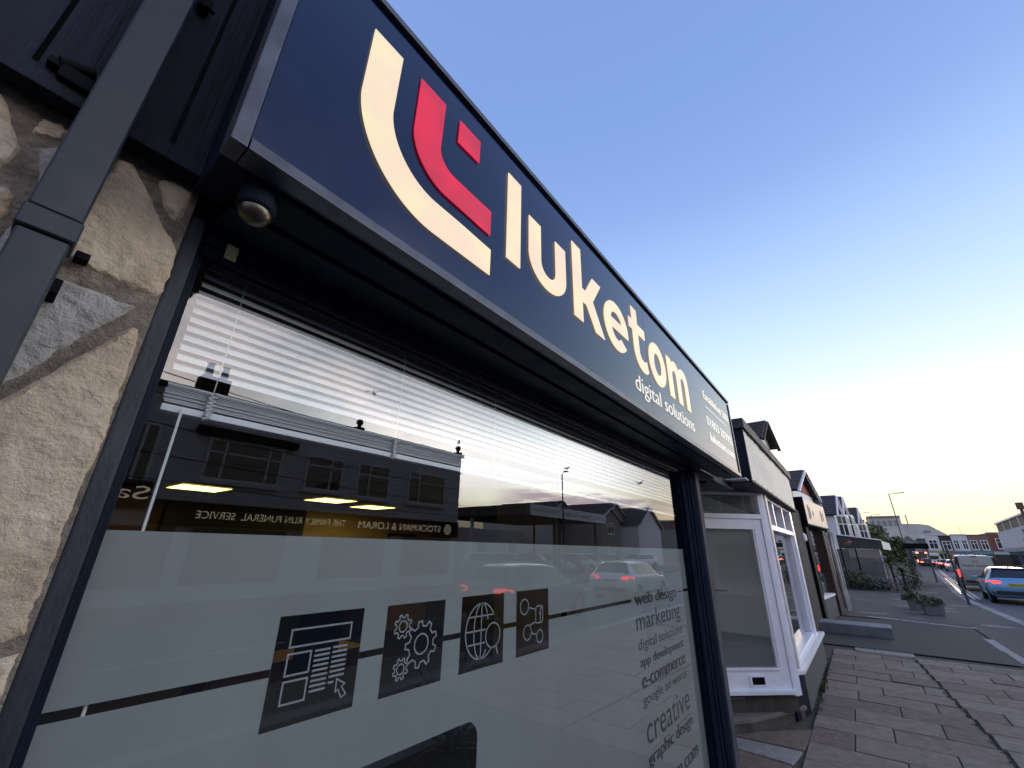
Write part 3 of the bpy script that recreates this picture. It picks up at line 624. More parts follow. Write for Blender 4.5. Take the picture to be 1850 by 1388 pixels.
# ---------------------------------------------------------------- downpipe
dp = thing('downpipe', 'square dark grey drainpipe crossing the stone pilaster', 'drainpipe', (-0.037, 0.86, 0))
MB().box(-0.067, 0.832, 2.2, -0.008, 0.888, 3.8).build('pipe_upper', PIPE, dp, 0.007, True, 3)
MB().box(-0.0695, 0.8295, 2.163, -0.0055, 0.8905, 2.20).build('socket', PIPE, dp, 0.006, True, 3)
MB().box(-0.0655, 0.8335, 0.0, -0.0095, 0.8865, 2.162).build('pipe_lower', PIPE, dp, 0.007, True, 3)
MB().box(-0.066, 0.885, 2.10, -0.0, 0.935, 2.125).build('bracket', DARK, dp, 0.002)
q = P(150, 472, y=0.925); MB().box(q.x-0.012, 0.905, q.z-0.007, q.x+0.006, 0.93, q.z+0.007).build('bracket', DARK, dp, 0.003)
br = thing('cable_clamp', 'small black clamp fixed to the navy boards beside the drainpipe', 'clamp', P(140, 135, y=0.89))
a = P(108, 112, y=0.88); b = P(172, 136, y=0.88)
MB().tube([a, b], 0.010, 12).build('roller', DARK, br, 0, True); c_ = P(140, 145, y=0.88)
MB().box(a.x+0.004, 0.872, c_.z-0.016, b.x+0.01, 0.90, c_.z+0.012).build('body', DARK, br, 0.003); MB().box(a.x-0.012, 0.876, a.z-0.012, a.x+0.004, 0.90, a.z+0.002).build('tooth', DARK, br, 0.002)
b2 = thing('wall_hook', 'small black hook on the navy board right of the drainpipe top', 'hook', P(366, 12, y=0.89))
q = P(366, 10, y=0.89); MB().box(q.x-0.006, 0.878, q.z-0.012, q.x+0.014, 0.90, q.z+0.02).build('plate', DARK, b2, 0.003); MB().tube([q+Vector((0.004, -0.008, -0.01)), q+Vector((0.012, -0.02, -0.018)), q+Vector((0.02, -0.012, -0.012))], 0.004, 8).build('hook_arm', DARK, b2)
# ================================================================ GROUND
RA = -0.0805                                # beyond the bend the street runs this many metres to the right per metre
def kerb_y(x): return -3.45 if x < 27 else -3.45+RA*(x-27)-RA*3*(1-math.exp(-(x-27)/3))
ASPH = mat('road asphalt', (0.06, 0.06, 0.07), 0.8, var=0.3, vscale=5, bump=0.5, bscale=150, col2=(0.095, 0.095, 0.105))
TAR = mat('worn tarmac footway', (0.038, 0.034, 0.035), 0.85, var=0.5, vscale=2.2, col2=(0.088, 0.078, 0.077), bump=0.6, bscale=110, stretch=(1, 0.35, 1))
TARD = mat('dark tarmac ramp', (0.032, 0.033, 0.030), 0.9, var=0.5, vscale=38, col2=(0.088, 0.087, 0.078), bump=0.9, bscale=200)
SLABM = [mat('brown paving slab', (0.145, 0.105, 0.080), 0.85, var=0.45, vscale=9, col2=(0.27, 0.205, 0.162), bump=0.7, bscale=160),
         mat('grey paving slab', (0.165, 0.128, 0.100), 0.85, var=0.45, vscale=8, col2=(0.285, 0.232, 0.19), bump=0.7, bscale=150),
         mat('dark paving slab', (0.115, 0.083, 0.064), 0.85, var=0.45, vscale=11, col2=(0.215, 0.165, 0.13), bump=0.7, bscale=170)]
PALE = mat('pale edging stone', (0.26, 0.25, 0.245), 0.8, var=0.35, vscale=8, bump=0.6, bscale=120)
DIRT = mat('joint dirt', (0.065, 0.058, 0.045), 0.95, var=0.4, vscale=40)
CONC = mat('grey concrete', (0.20, 0.20, 0.205), 0.8, var=0.3, vscale=5, bump=0.6, bscale=80)
struct(MB().quad((-400, -500, -0.16), (1500, -500, -0.16), (1500, 500, -0.16), (-400, 500, -0.16)).build('ground', mat('far ground', (0.07, 0.075, 0.06), 0.95, var=0.3, vscale=0.2)))
xs = [-60, -20, 0, 10, 20, 27, 30, 34, 40, 50, 65, 85, 113, 150, 200]
far_y = lambda x: kerb_y(x)-8.3
mb = MB()
for a, b in zip(xs[:-1], xs[1:]): mb.quad((a, far_y(a), -0.11), (b, far_y(b), -0.11), (b, kerb_y(b), -0.11), (a, kerb_y(a), -0.11))
struct(mb.build('road', ASPH))
mb = MB()
for a, b in zip(xs[:-1], xs[1:]): mb.add([(a, kerb_y(a)+0.15, -0.02), (b, kerb_y(b)+0.15, -0.02), (b, 8, -0.02), (a, 8, -0.02)], [(0, 1, 2, 3)])
pav = struct(mb.build('pavement', DIRT))
mb = MB()                                   # footway surface past the driveway
fx = [17.9, 22, 27, 30, 34, 40, 50, 65, 85, 113, 150]
for a, b in zip(fx[:-1], fx[1:]): mb.add([(a, kerb_y(a)+0.15, 0), (b, kerb_y(b)+0.15, 0), (b, 3.5 if b < 40 else 2.5, 0), (a, 3.5 if a < 40 else 2.5, 0)], [(0, 1, 2, 3)])
mb.add([(12.1, -3.3, 0.0), (17.9, -3.3, 0.0), (17.9, -2.0, 0.0), (12.1, -2.0, 0.0)], [(0, 1, 2, 3)])
mb.add([(-30, kerb_y(0)+0.15, 0.0), (4.55, kerb_y(0)+0.15, 0.0), (4.55, 0.93, 0.0), (-30, 0.93, 0.0)], [(0, 1, 2, 3)])
mb.build('footway_surface', TAR, pav)
MB().add([(12.15, -1.86, 0.004), (17.6, -1.94, 0.004), (17.6, 3.0, 0.004), (12.15, 3.0, 0.004)], [(0, 1, 2, 3)]).build('driveway_surface', TARD, pav)
for i, (a, b) in enumerate((((12.4, -1.93), (13.6, -1.93)), ((13.62, -1.92), (15.4, -1.9)))):
    MB().box(a[0], a[1]-0.09, -0.02, b[0], b[1]+0.06, 0.012).build('edging_stone', PALE, pav, 0.006)
for y0, y1, xo in ((-2.05, -1.15, 17.35), (-1.14, -0.55, 17.6), (-0.54, 0.2, 17.8)):
    MB().prism([(xo, y0, -0.02), (xo+0.25, y0, -0.02), (xo+0.42, y1, -0.02), (xo+0.17, y1, -0.02)], (0, 0, 0.03)).build('edging_stone', PALE, pav, 0.006)
MB().box(11.72, -0.42, -0.02, 12.08, 0.15, 0.006).build('edging_stone', PALE, pav, 0.006); MB().box(11.70, 0.16, -0.02, 12.06, 0.46, 0.008).build('edging_stone', PALE, pav, 0.006)
mb = MB()                                   # worn pale patches on the footway
random.seed(3)
for k in range(26):
    cx_, cy_ = random.uniform(17.9, 40), random.uniform(-2.8, 0.8); r = random.uniform(0.15, 0.5); n = 9
    pts = [(cx_+r*random.uniform(0.5, 1.4)*math.cos(6.283*i/n)*0.6, cy_+r*random.uniform(0.5, 1.6)*math.sin(6.283*i/n), 0.0035) for i in range(n)]; mb.add(pts, [tuple(range(n))])
mb.build('worn_patch', mat('scuffed tarmac', (0.17, 0.16, 0.16), 0.85, var=0.4, vscale=12), pav)['kind'] = 'stuff'
# slabs in rows across the pavement, laid unevenly
random.seed(21)
x = 4.55; row = 0
split = lambda x: -0.40-(11.36-x)*0.0655
while x < 11.68:
    wdt = random.uniform(0.46, 0.50) if x < 9.6 else random.uniform(0.40, 0.46)
    if x+wdt > 11.69: wdt = 11.69-x
    for side in (0, 1):
        y = 0.80 if side == 0 else split(x)-0.012
        end = split(x)+0.012 if side == 0 else kerb_y(x)+0.16
        first = True
        while y-0.06 > end:
            l = random.uniform(0.60, 0.80)*(0.5 if first and row % 2 else 1); first = False
            ye = max(end, y-l)
            if ye-end < 0.2: ye = end
            j = lambda s=0.014: random.uniform(-s, s)
            zt = random.uniform(-0.004, 0.005); tl = [j(0.0045) for _ in range(4)]
            dr = (0.80-y)*0.035
            c = [(x+0.005+j(0.007)+dr, y-0.005), (x+wdt-0.005+j(0.007)+dr, y-0.005), (x+wdt-0.005+j(0.007)+dr, ye+0.005), (x+0.005+j(0.007)+dr, ye+0.005)]
            vs = [(p[0], p[1], -0.03) for p in c]+[(p[0], p[1], zt+t) for p, t in zip(c, tl)]
            MB().add(vs, [(0, 3, 2, 1), (4, 5, 6, 7), (0, 1, 5, 4), (1, 2, 6, 5), (2, 3, 7, 6), (3, 0, 4, 7)]).build('paving_slab', random.choice(SLABM), pav, 0.006, seg=1)
            y = ye
    x += wdt; row += 1
# slabs in front of the steps
Q = lambda *l: [P(a, b, z=0) for a, b in l]
for pts, m_ in ((Q((1300, 1316), (1316, 1296), (1334, 1308), (1357, 1321), (1474, 1317), (1454, 1355), (1332, 1329)), SLABM[2]), (Q((1300, 1322), (1332, 1331), (1452, 1357), (1433, 1380), (1336, 1352), (1300, 1340)), PALE), (Q((1300, 1344), (1336, 1354), (1431, 1383), (1408, 1424), (1300, 1400)), SLABM[2]), (Q((1300, 1404), (1399, 1424), (1360, 1520), (1290, 1500)), SLABM[0])):
    pts = list(pts)
    c = sum(pts, Vector())/len(pts); MB().prism([c+(p-c)*0.985-Vector((0, 0, 0.03)) for p in pts], (0, 0, 0.026)).build('paving_slab', m_, pav, 0.005, seg=1)
kb = MB(); random.seed(5)                   # kerbstones, one by one
ks = struct(bpy.data.objects.new('kerb', None)); COL.objects.link(ks)
x = -8.0
while x < 75:
    x2 = x+0.915; a, b = kerb_y(x), kerb_y(x2); dz = random.uniform(-0.003, 0.004)
    MB().prism([(x, a, -0.12), (x2-0.012, b, -0.12), (x2-0.012, b+0.26, -0.12), (x, a+0.26, -0.12)], (0, 0, 0.127+dz)).build('kerbstone', PALE if random.random() < 0.8 else CONC, ks)
    x = x2
mb = MB()
for a, b in zip(xs[:-1], xs[1:]):
    if a >= 65: mb.add([(a, kerb_y(a), 0.005), (b, kerb_y(b), 0.005), (b, kerb_y(b)+0.15, 0.005), (a, kerb_y(a)+0.15, 0.005), (a, kerb_y(a), -0.12), (b, kerb_y(b), -0.12)], [(0, 1, 2, 3), (4, 5, 1, 0)])
mb.build('kerb_run', PALE, ks)
# wet gutter strip and double lines
LINE = mat('pale road paint', (0.55, 0.54, 0.50), 0.5, var=0.3, vscale=12)
WET = mat('wet gutter', (0.16, 0.16, 0.17), 0.08, spec=0.7)
def strip(name, o0, o1, x0, x1, z, m_):
    mb = MB(); x = x0
    while x < x1:
        b = min(x+1.5, x1); mb.quad((x, kerb_y(x)-o1, z), (b, kerb_y(b)-o1, z), (b, kerb_y(b)-o0, z), (x, kerb_y(x)-o0, z)); x = b
    return mb.build(name, m_, None)
struct(strip('gutter', 0.0, 0.22, 27, 60, -0.106, WET)); struct(strip('road_marking', 0.28, 0.36, 31, 90, -0.105, LINE)); struct(strip('road_marking', 0.46, 0.54, 31, 90, -0.105, LINE))
mb = MB()
for k in range(26): x = -10+k*6.0; yc = kerb_y(x)-4.2; mb.quad((x, yc-0.05, -0.1045), (x+3, kerb_y(x+3)-4.25, -0.1045), (x+3, kerb_y(x+3)-4.15, -0.1045), (x, yc+0.05, -0.1045))
struct(mb.build('road_marking', LINE))
mb = MB()
for a, b in zip(xs[:-1], xs[1:]): mb.add([(a, far_y(a), 0), (b, far_y(b), 0), (b, -75, 0), (a, -75, 0), (a, far_y(a), -0.12), (b, far_y(b), -0.12)], [(0, 1, 2, 3), (4, 5, 1, 0)])
struct(mb.build('far_pavement', TAR))
gm_ = MB(); random.seed(17)
for k in range(70):
    gx, gy, gr = random.uniform(4.8, 11.5), random.uniform(-3.0, 0.7), random.uniform(0.008, 0.02); gm_.add([(gx+gr*math.cos(i*1.047)*random.uniform(0.7, 1.2), gy+gr*math.sin(i*1.047)*random.uniform(0.7, 1.2), 0.0075) for i in range(6)], [tuple(range(6))])
gm_.build('gum_spots', mat('old gum', (0.30, 0.28, 0.26), 0.8), pav, fix=False)['kind'] = 'stuff'
# moss and weeds in joints
weed = MB(); random.seed(9); WEEDM = mat('weed green', (0.035, 0.055, 0.018), 0.8, var=0.5, vscale=20)
def tuft(mb, p, n, h, w=0.006):
    for _ in range(n):
        a = random.uniform(0, 6.283); q = Vector(p)+Vector((random.uniform(-.02, .02), random.uniform(-.02, .02), 0)); d = Vector((math.cos(a), math.sin(a), 0)); hh = h*random.uniform(0.4, 1)
        s = Vector((-d.y, d.x, 0))*w; mb.add([q-s, q+s, q+d*hh*0.6+Vector((0, 0, hh))], [(0, 1, 2)])
for k in range(150): x = random.uniform(4.5, 11.5); tuft(weed, (x+random.gauss(0, .03), split(x)+random.gauss(0, .012), 0), 3, 0.022)
for k in range(90): x = random.uniform(6.9, 10.6); tuft(weed, (x, 0.80+random.gauss(0, .02), 0), 4, 0.03 if not 8.0 < x < 8.7 else 0.075, 0.008)
weed.build('joint_weeds', WEEDM, pav, fix=False)['kind'] = 'stuff'

# ================================================================ WHITE CORNER SHOP NEXT DOOR
ws = thing('white_shop', 'white painted corner shop with angled glass door and low bay window', 'shop', (6.5, 0.9, 0))
dA, dd_, dn = Vector((5.91, 1.46, 0)), Vector((0.694, -0.720, 0)), Vector((-0.720, -0.694, 0))
D = lambda s, z, n=0.0: dA+dd_*s+dn*n+Vector((0, 0, z))
def dbox(name, m_, par, s0, z0, s1, z1, n0, n1, bev=0.004):
    mb = MB(); vs = [D(s, z, n) for z in (z0, z1) for s, n in ((s0, n0), (s1, n0), (s1, n1), (s0, n1))]
    mb.add(vs, [(0, 3, 2, 1), (4, 5, 6, 7), (0, 1, 5, 4), (1, 2, 6, 5), (2, 3, 7, 6), (3, 0, 4, 7)]); return mb.build(name, m_, par, bev)
door = dbox('door', WHITE, ws, 0.628, 0.30, 0.735, 2.155, -0.02, 0.03)
dbox('bottom_rail', WHITE, door, -0.14, 0.30, 0.627, 0.515, -0.02, 0.03); dbox('top_rail', WHITE, door, -0.14, 2.03, 0.627, 2.155, -0.02, 0.03); dbox('stile', WHITE, door, -0.24, 0.30, -0.141, 2.155, -0.02, 0.03)
dbox('glazing_bead', WHITE, door, -0.14, 0.516, 0.627, 0.536, -0.015, 0.045); dbox('glazing_bead', WHITE, door, 0.606, 0.537, 0.627, 2.03, -0.015, 0.022); dbox('weather_bar', WHITE, door, -0.24, 0.29, 0.75, 0.335, 0.031, 0.075, 0.01)
MB().add([D(-0.14, 0.53), D(0.612, 0.53), D(0.612, 2.03), D(-0.14, 2.03)], [(0, 1, 2, 3)]).build('pane', GLASSD, door, fix=False)
lp = MB(); 
for a in ((0.235, 0.362, 0.435, 0.378), (0.235, 0.452, 0.435, 0.468), (0.235, 0.3785, 0.258, 0.4515), (0.412, 0.3785, 0.435, 0.4515)): 
    vs = [D(s, z, n) for z in (a[1], a[3]) for s, n in ((a[0], 0.0305), (a[2], 0.0305), (a[2], 0.042), (a[0], 0.042))]; lp.add(vs, [(0, 3, 2, 1), (4, 5, 6, 7), (0, 1, 5, 4), (1, 2, 6, 5), (2, 3, 7, 6), (3, 0, 4, 7)])
lp.build('letter_plate', WHITE, door); dbox('letter_slot', DARK, door, 0.2585, 0.379, 0.4115, 0.451, 0.0302, 0.034, 0)
MB().tube([D(-0.01, 1.33, 0.03), D(-0.01, 1.33, 0.075), D(0.10, 1.33, 0.08)], 0.009, 10).build('handle', TRIM, door, 0, True)
df = dbox('door_frame', WHITE, ws, 0.737, 0.27, 0.80, 2.50, -0.05, 0.045)
dbox('door_stop', WHITE, df, 0.801, 0.27, 0.845, 2.50, -0.05, 0.02); dbox('frame_head', WHITE, df, -0.30, 2.158, 0.736, 2.215, -0.05, 0.045); dbox('frame_head', WHITE, df, -0.30, 2.46, 0.736, 2.50, -0.05, 0.045)
MB().add([D(-0.3, 2.216), D(0.72, 2.216), D(0.72, 2.46), D(-0.3, 2.46)], [(0, 1, 2, 3)]).build('fanlight', GLASSD, ws, fix=False)
dbox('riser_panel', MATS['worn concrete step'] if 'worn concrete step' in MATS else mat('worn concrete riser', (0.06, 0.052, 0.045), 0.85, var=0.4, vscale=9), ws, -0.3, 0.118, 0.80, 0.288, -0.06, 0.0)
# corner post and bay
cp = MB().box(6.60, 0.832, 0.50, 6.735, 0.99, 2.49).build('corner_post', WHITEW, ws, 0.006)
MB().box(6.535, 0.862, 0.28, 6.598, 0.97, 2.49).build('post_moulding', WHITE, ws, 0.006); MB().box(6.49, 0.885, 0.28, 6.533, 0.98, 2.49).build('post_moulding', WHITE, ws, 0.004)
bw = MB().box(6.736, 0.86, 2.05, 9.42, 0.99, 2.115).build('bay_window', WHITE, ws, 0.006)
for x in (7.44, 8.45): MB().box(x-0.035, 0.862, 2.116, x+0.035, 0.985, 2.45).build('mullion', WHITE, bw, 0.006)
MB().box(6.736, 0.86, 2.451, 9.42, 0.99, 2.49).build('top_rail', WHITE, bw, 0.004); MB().box(6.736, 0.875, 0.505, 9.42, 0.985, 0.545).build('bottom_rail', WHITE, bw, 0.004)
MB().box(9.42, 0.85, 0.505, 9.64, 0.99, 2.49).build('post', WHITE, bw, 0.006); MB().box(9.36, 0.90, 0.55, 9.418, 0.985, 2.048).build('post', WHITE, bw, 0.004)
for x0, x1 in ((6.736, 7.405), (7.475, 8.415), (8.485, 9.42)): MB().quad((x0, 0.955, 2.116), (x1, 0.955, 2.116), (x1, 0.955, 2.45), (x0, 0.955, 2.45)).build('pane', GLASSN, bw, fix=False)
MB().quad((6.736, 0.955, 0.54), (9.37, 0.955, 0.54), (9.37, 0.955, 2.05), (6.736, 0.955, 2.05)).build('pane', GLASSN, bw, fix=False)
sl = MB().prism([(6.45, 0.905, 0.45), (6.62, 0.785, 0.45), (9.95, 0.765, 0.45), (9.99, 0.99, 0.45), (6.45, 0.99, 0.45)], (0, 0, 0.048)).build('sill', SILLW, ws, 0.012)
MB().prism([(6.60, 0.845, 0.499), (9.70, 0.835, 0.499), (9.70, 0.99, 0.499), (6.60, 0.99, 0.499)], (0, 0, 0.014)).build('sill_upper', SILLW, sl, 0.005)
RISER = mat('grey rendered riser', (0.080, 0.080, 0.087), 0.85, var=0.25, vscale=6, bump=0.7, bscale=140)
MB().prism([(6.95, 0.838, 0.0), (10.15, 0.838, 0.0), (10.15, 1.0, 0.0), (6.95, 1.0, 0.0)], (0, 0, 0.449)).build('stall_riser', RISER, ws)
MB().prism([(6.52, 0.93, 0.0), (6.948, 0.840, 0.0), (6.948, 1.0, 0.0), (6.52, 1.0, 0.0)], (0, 0, 0.449)).build('riser_return', NAVY, ws)
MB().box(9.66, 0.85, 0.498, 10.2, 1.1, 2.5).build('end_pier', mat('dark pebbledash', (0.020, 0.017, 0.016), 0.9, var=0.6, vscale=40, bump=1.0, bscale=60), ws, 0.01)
# fascia
fc = thing('faded_fascia', 'faded plywood shop fascia with ghosted lettering and navy end cap', 'shop sign', (7.5, 0.78, 2.5))
PLY = mat('weathered ply', (0.58, 0.545, 0.455), 0.7, var=0.5, vscale=7, col2=(0.80, 0.775, 0.70), stretch=(3.5, 1, 0.35), bump=0.2, bscale=40)
box('board', PLY, fc, 5.44, 0.780, 2.525, 9.84, 0.80, 3.105); box('carcass', NAVY, fc, 5.38, 0.801, 2.49, 9.90, 1.55, 3.115, 0.004)
box('bottom_trim', DARK, fc, 5.38, 0.772, 2.49, 9.90, 0.7995, 2.522, 0.003); box('left_trim', NAVY, fc, 5.38, 0.772, 2.5225, 5.437, 0.7995, 3.105, 0.003); box('bead', TRIM, fc, 5.384, 0.768, 2.53, 5.395, 0.7715, 3.10)
cpg = MB(); n = 22
for i in range(n+1):
    x = 5.34+4.60*i/n; w = 0.010*math.sin(i*1.7)+0.006*math.sin(i*0.63)
    cpg.v += [Vector((x, 0.745+w*0.5, 3.112+w)), Vector((x, 0.745+w*0.5, 3.225+w)), Vector((x, 1.6, 3.235)), Vector((x, 1.6, 3.112))]
for i in range(n): a = 4*i; cpg.f += [[a, a+4, a+5, a+1], [a+1, a+5, a+6, a+2], [a+3, a+2, a+6, a+7], [a, a+3, a+7, a+4]]
cpg.f += [[0, 1, 2, 3], [4*n+3, 4*n+2, 4*n+1, 4*n]]
cpg.build('coping', mat('dark felt coping', (0.03, 0.030, 0.034), 0.7, var=0.4, vscale=10), fc)
ff3 = lambda u, v, w: (u, 0.7785+w, v)
o = flat('faded_print', [arc(5.98, 2.88, 0.17, 0.14, 0, 350, 26), arc(6.02, 2.87, 0.11, 0.09, 0, 350, 22)], mat('ghost green', (0.60, 0.70, 0.54), 0.7, var=0.3, vscale=10), fc, ff3)
for k in range(7): flat('faded_print', [stroke([(6.25+k*0.13, 2.90-0.02*(k % 3)), (6.28+k*0.13, 2.78), (6.30+k*0.13, 2.66+0.03*(k % 2))], 0.012)[0]], mat('ghost pink', (0.70, 0.60, 0.62), 0.7, var=0.3, vscale=10), fc, ff3)
for k in range(10): MB().lathe((5.7+k*0.44, 0.779, 2.548), [(0.012, 0), (0.012, -0.002)], 8, 'y').build('screw', DARK, fc); MB().lathe((5.7+k*0.44, 0.779, 3.08), [(0.010, 0), (0.010, -0.002)], 8, 'y').build('screw', DARK, fc)
box('soffit', mat('grey soffit', (0.42, 0.42, 0.43), 0.7), ws, 5.2, 0.803, 2.502, 9.9, 2.2, 2.52)
al = thing('alcove_lamp', 'small dark round lamp in the alcove above the white door', 'lamp', P(1268, 862, x=4.6))
q = P(1268, 864, x=4.6); MB().lathe(q, [(0.05*math.sin(t), -0.06*math.cos(t)) for t in [i*math.pi/8 for i in range(9)]], 16).build('globe', DARK, al, 0, True); MB().tube([q+Vector((0, 0, 0.05)), q+Vector((0, 0, 0.25))], 0.008, 8).build('stem', DARK, al)
# room inside the white shop
GW = mat('grey white room wall', (0.86, 0.87, 0.84), 0.8, var=0.05, vscale=1.5)
struct(MB().box(4.4, 3.0, 0.2, 10.4, 3.06, 2.7).build('shop_wall', GW)); struct(MB().box(10.3, 0.99, 0.2, 10.36, 3.0, 2.7).build('shop_wall', GW)); struct(MB().box(4.4, 1.8, 0.2, 4.46, 3.0, 2.7).build('shop_wall', GW))
struct(MB().prism([(4.4, 3.06, 0.24), (4.6, 2.4, 0.24), (6.55, 0.95, 0.24), (10.4, 0.95, 0.24), (10.4, 3.06, 0.24)], (0, 0, 0.02)).build('shop_floor', mat('grey boards', (0.10, 0.11, 0.12), 0.5, var=0.3, vscale=8, stretch=(0.5, 6, 1))))
struct(MB().box(4.4, 1.0, 2.55, 10.4, 3.06, 2.6).build('shop_ceiling', GW))
sk = thing('skirting', 'pale panelled skirting along the white shop back wall', 'skirting', (7, 2.98, 0.26)); box('board', WHITE, sk, 4.5, 2.97, 0.262, 10.3, 2.998, 0.50, 0.004); box('rail', WHITE, sk, 4.5, 2.955, 0.50, 10.3, 2.998, 0.53, 0.004); box('cap', WHITE, sk, 4.5, 2.96, 0.62, 10.3, 2.998, 0.66, 0.004)
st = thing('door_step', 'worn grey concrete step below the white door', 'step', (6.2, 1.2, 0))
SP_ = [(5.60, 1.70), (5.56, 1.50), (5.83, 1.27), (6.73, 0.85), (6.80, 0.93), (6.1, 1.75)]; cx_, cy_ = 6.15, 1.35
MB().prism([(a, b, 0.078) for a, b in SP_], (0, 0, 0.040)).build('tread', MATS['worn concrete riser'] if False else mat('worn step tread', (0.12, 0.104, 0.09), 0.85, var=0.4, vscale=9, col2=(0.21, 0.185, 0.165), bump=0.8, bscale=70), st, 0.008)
MB().prism([(cx_+(a-cx_)*0.955, cy_+(b-cy_)*0.955, -0.02) for a, b in SP_], (0, 0, 0.0975)).build('riser', mat('shade toned step riser', (0.05, 0.043, 0.036), 0.9, var=0.5, vscale=12, col2=(0.095, 0.082, 0.07), bump=0.8, bscale=60), st, 0.004)  # darker colour and set-back under the tread put in for the front's shade
struct(MB().box(3.84, 2.3, 0, 5.6, 2.36, 3.1).build('alcove_wall', NAVY)); struct(MB().box(3.80, 0.99, 2.42, 5.40, 2.4, 2.50).build('alcove_ceiling', NAVY))

# ================================================================ STREET HELPERS
BRICK = mat('dark brick', (0.040, 0.023, 0.018), 0.85, var=0.6, vscale=22, col2=(0.095, 0.054, 0.042), bump=0.6, bscale=60, stretch=(1, 1, 3))
BRICKR = mat('red brick', (0.20, 0.085, 0.062), 0.85, var=0.4, vscale=14, bump=0.4, bscale=50, stretch=(1, 1, 3))
TILE = mat('brown roof tile', (0.050, 0.040, 0.038), 0.8, var=0.5, vscale=9, bump=0.4, bscale=30)
SLATE = mat('slate roof', (0.045, 0.045, 0.052), 0.7, var=0.4, vscale=7)
RENDER = mat('white render', (0.62, 0.64, 0.68), 0.75, var=0.12, vscale=1.2)
RENDERG = mat('grey render', (0.26, 0.26, 0.27), 0.85, var=0.15, vscale=1.0, bump=0.3, bscale=40)
CREAM = mat('cream render', (0.56, 0.56, 0.54), 0.8, var=0.12, vscale=0.3)
PAINT = mat('white window paint', (0.80, 0.80, 0.82), 0.5)
CHIM = mat('dark chimney brick', (0.045, 0.032, 0.028), 0.9, var=0.4, vscale=6)
POT = mat('clay pot', (0.12, 0.06, 0.045), 0.8)
def place(t, loc, az=0.0): t.location = loc; t.rotation_euler = (0, 0, az); return t
def window(par, x0, z0, x1, z1, y=0.0, mulls=(0.5,), trans=(0.7,), w=0.07, m_=None, name='window'):
    f = MB(); m_ = m_ or PAINT
    f.box(x0, y-0.05, z0, x0+w, y+0.06, z1); f.box(x1-w, y-0.05, z0, x1, y+0.06, z1); f.box(x0+w+.001, y-0.05, z1-w, x1-w-.001, y+0.06, z1); f.box(x0+w+.001, y-0.05, z0, x1-w-.001, y+0.06, z0+w)
    o = f.build(name, m_, par)
    for u in mulls: xx = x0+(x1-x0)*u; MB().box(xx-w*0.4, y-0.045, z0+w+.001, xx+w*0.4, y+0.05, z1-w-.001).build('mullion', m_, o)
    for u in trans: zz = z0+(z1-z0)*u; MB().box(x0+w+.002, y-0.04, zz-w*0.35, x1-w-.002, y+0.045, zz+w*0.35).build('transom', m_, o)
    MB().box(x0+w, y+0.0, z0+w, x1-w, y+0.015, z1-w).build('pane', FARGLASS, o)
    MB().box(x0-0.05, y-0.12, z0-0.07, x1+0.05, y+0.02, z0-0.001).build('sill', m_, o)
    return o
def tiled_slope(name, m_, par, e0, e1, r0, r1, n=9, th=0.05):
    """roof slope as n lapped courses from eave e0-e1 to ridge r0-r1"""
    e0, e1, r0, r1 = map(Vector, (e0, e1, r0, r1)); mb = MB(); nrm = (e1-e0).cross(r0-e0).normalized()
    if nrm.z < 0: nrm = -nrm
    for i in range(n):
        a, b = i/n, (i+1.12)/n if i < n-1 else 1.0
        p = [e0.lerp(r0, a)+nrm*th, e1.lerp(r1, a)+nrm*th, e1.lerp(r1, b)+nrm*0.012, e0.lerp(r0, b)+nrm*0.012]
        mb.add(p+[q-nrm*th for q in p], [(0, 1, 2, 3), (7, 6, 5, 4), (0, 4, 5, 1), (1, 5, 6, 2), (2, 6, 7, 3), (3, 7, 4, 0)])
    return mb.build(name, m_, par)
def chimney(par, x, y, z0, z1, w=0.6, d=0.45, pots=2, m_=None):
    c = MB().box(x-w/2, y-d/2, z0, x+w/2, y+d/2, z1).box(x-w/2-0.05, y-d/2-0.05, z1+0.001, x+w/2+0.05, y+d/2+0.05, z1+0.1).build('chimney', m_ or CHIM, par)
    for k in range(pots): MB().lathe((x-w/2+w*(k+0.5)/pots, y, z1+0.1), [(0.1, 0), (0.085, 0.35), (0.11, 0.36), (0.11, 0.42)], 10).build('pot', POT, c)
    return c
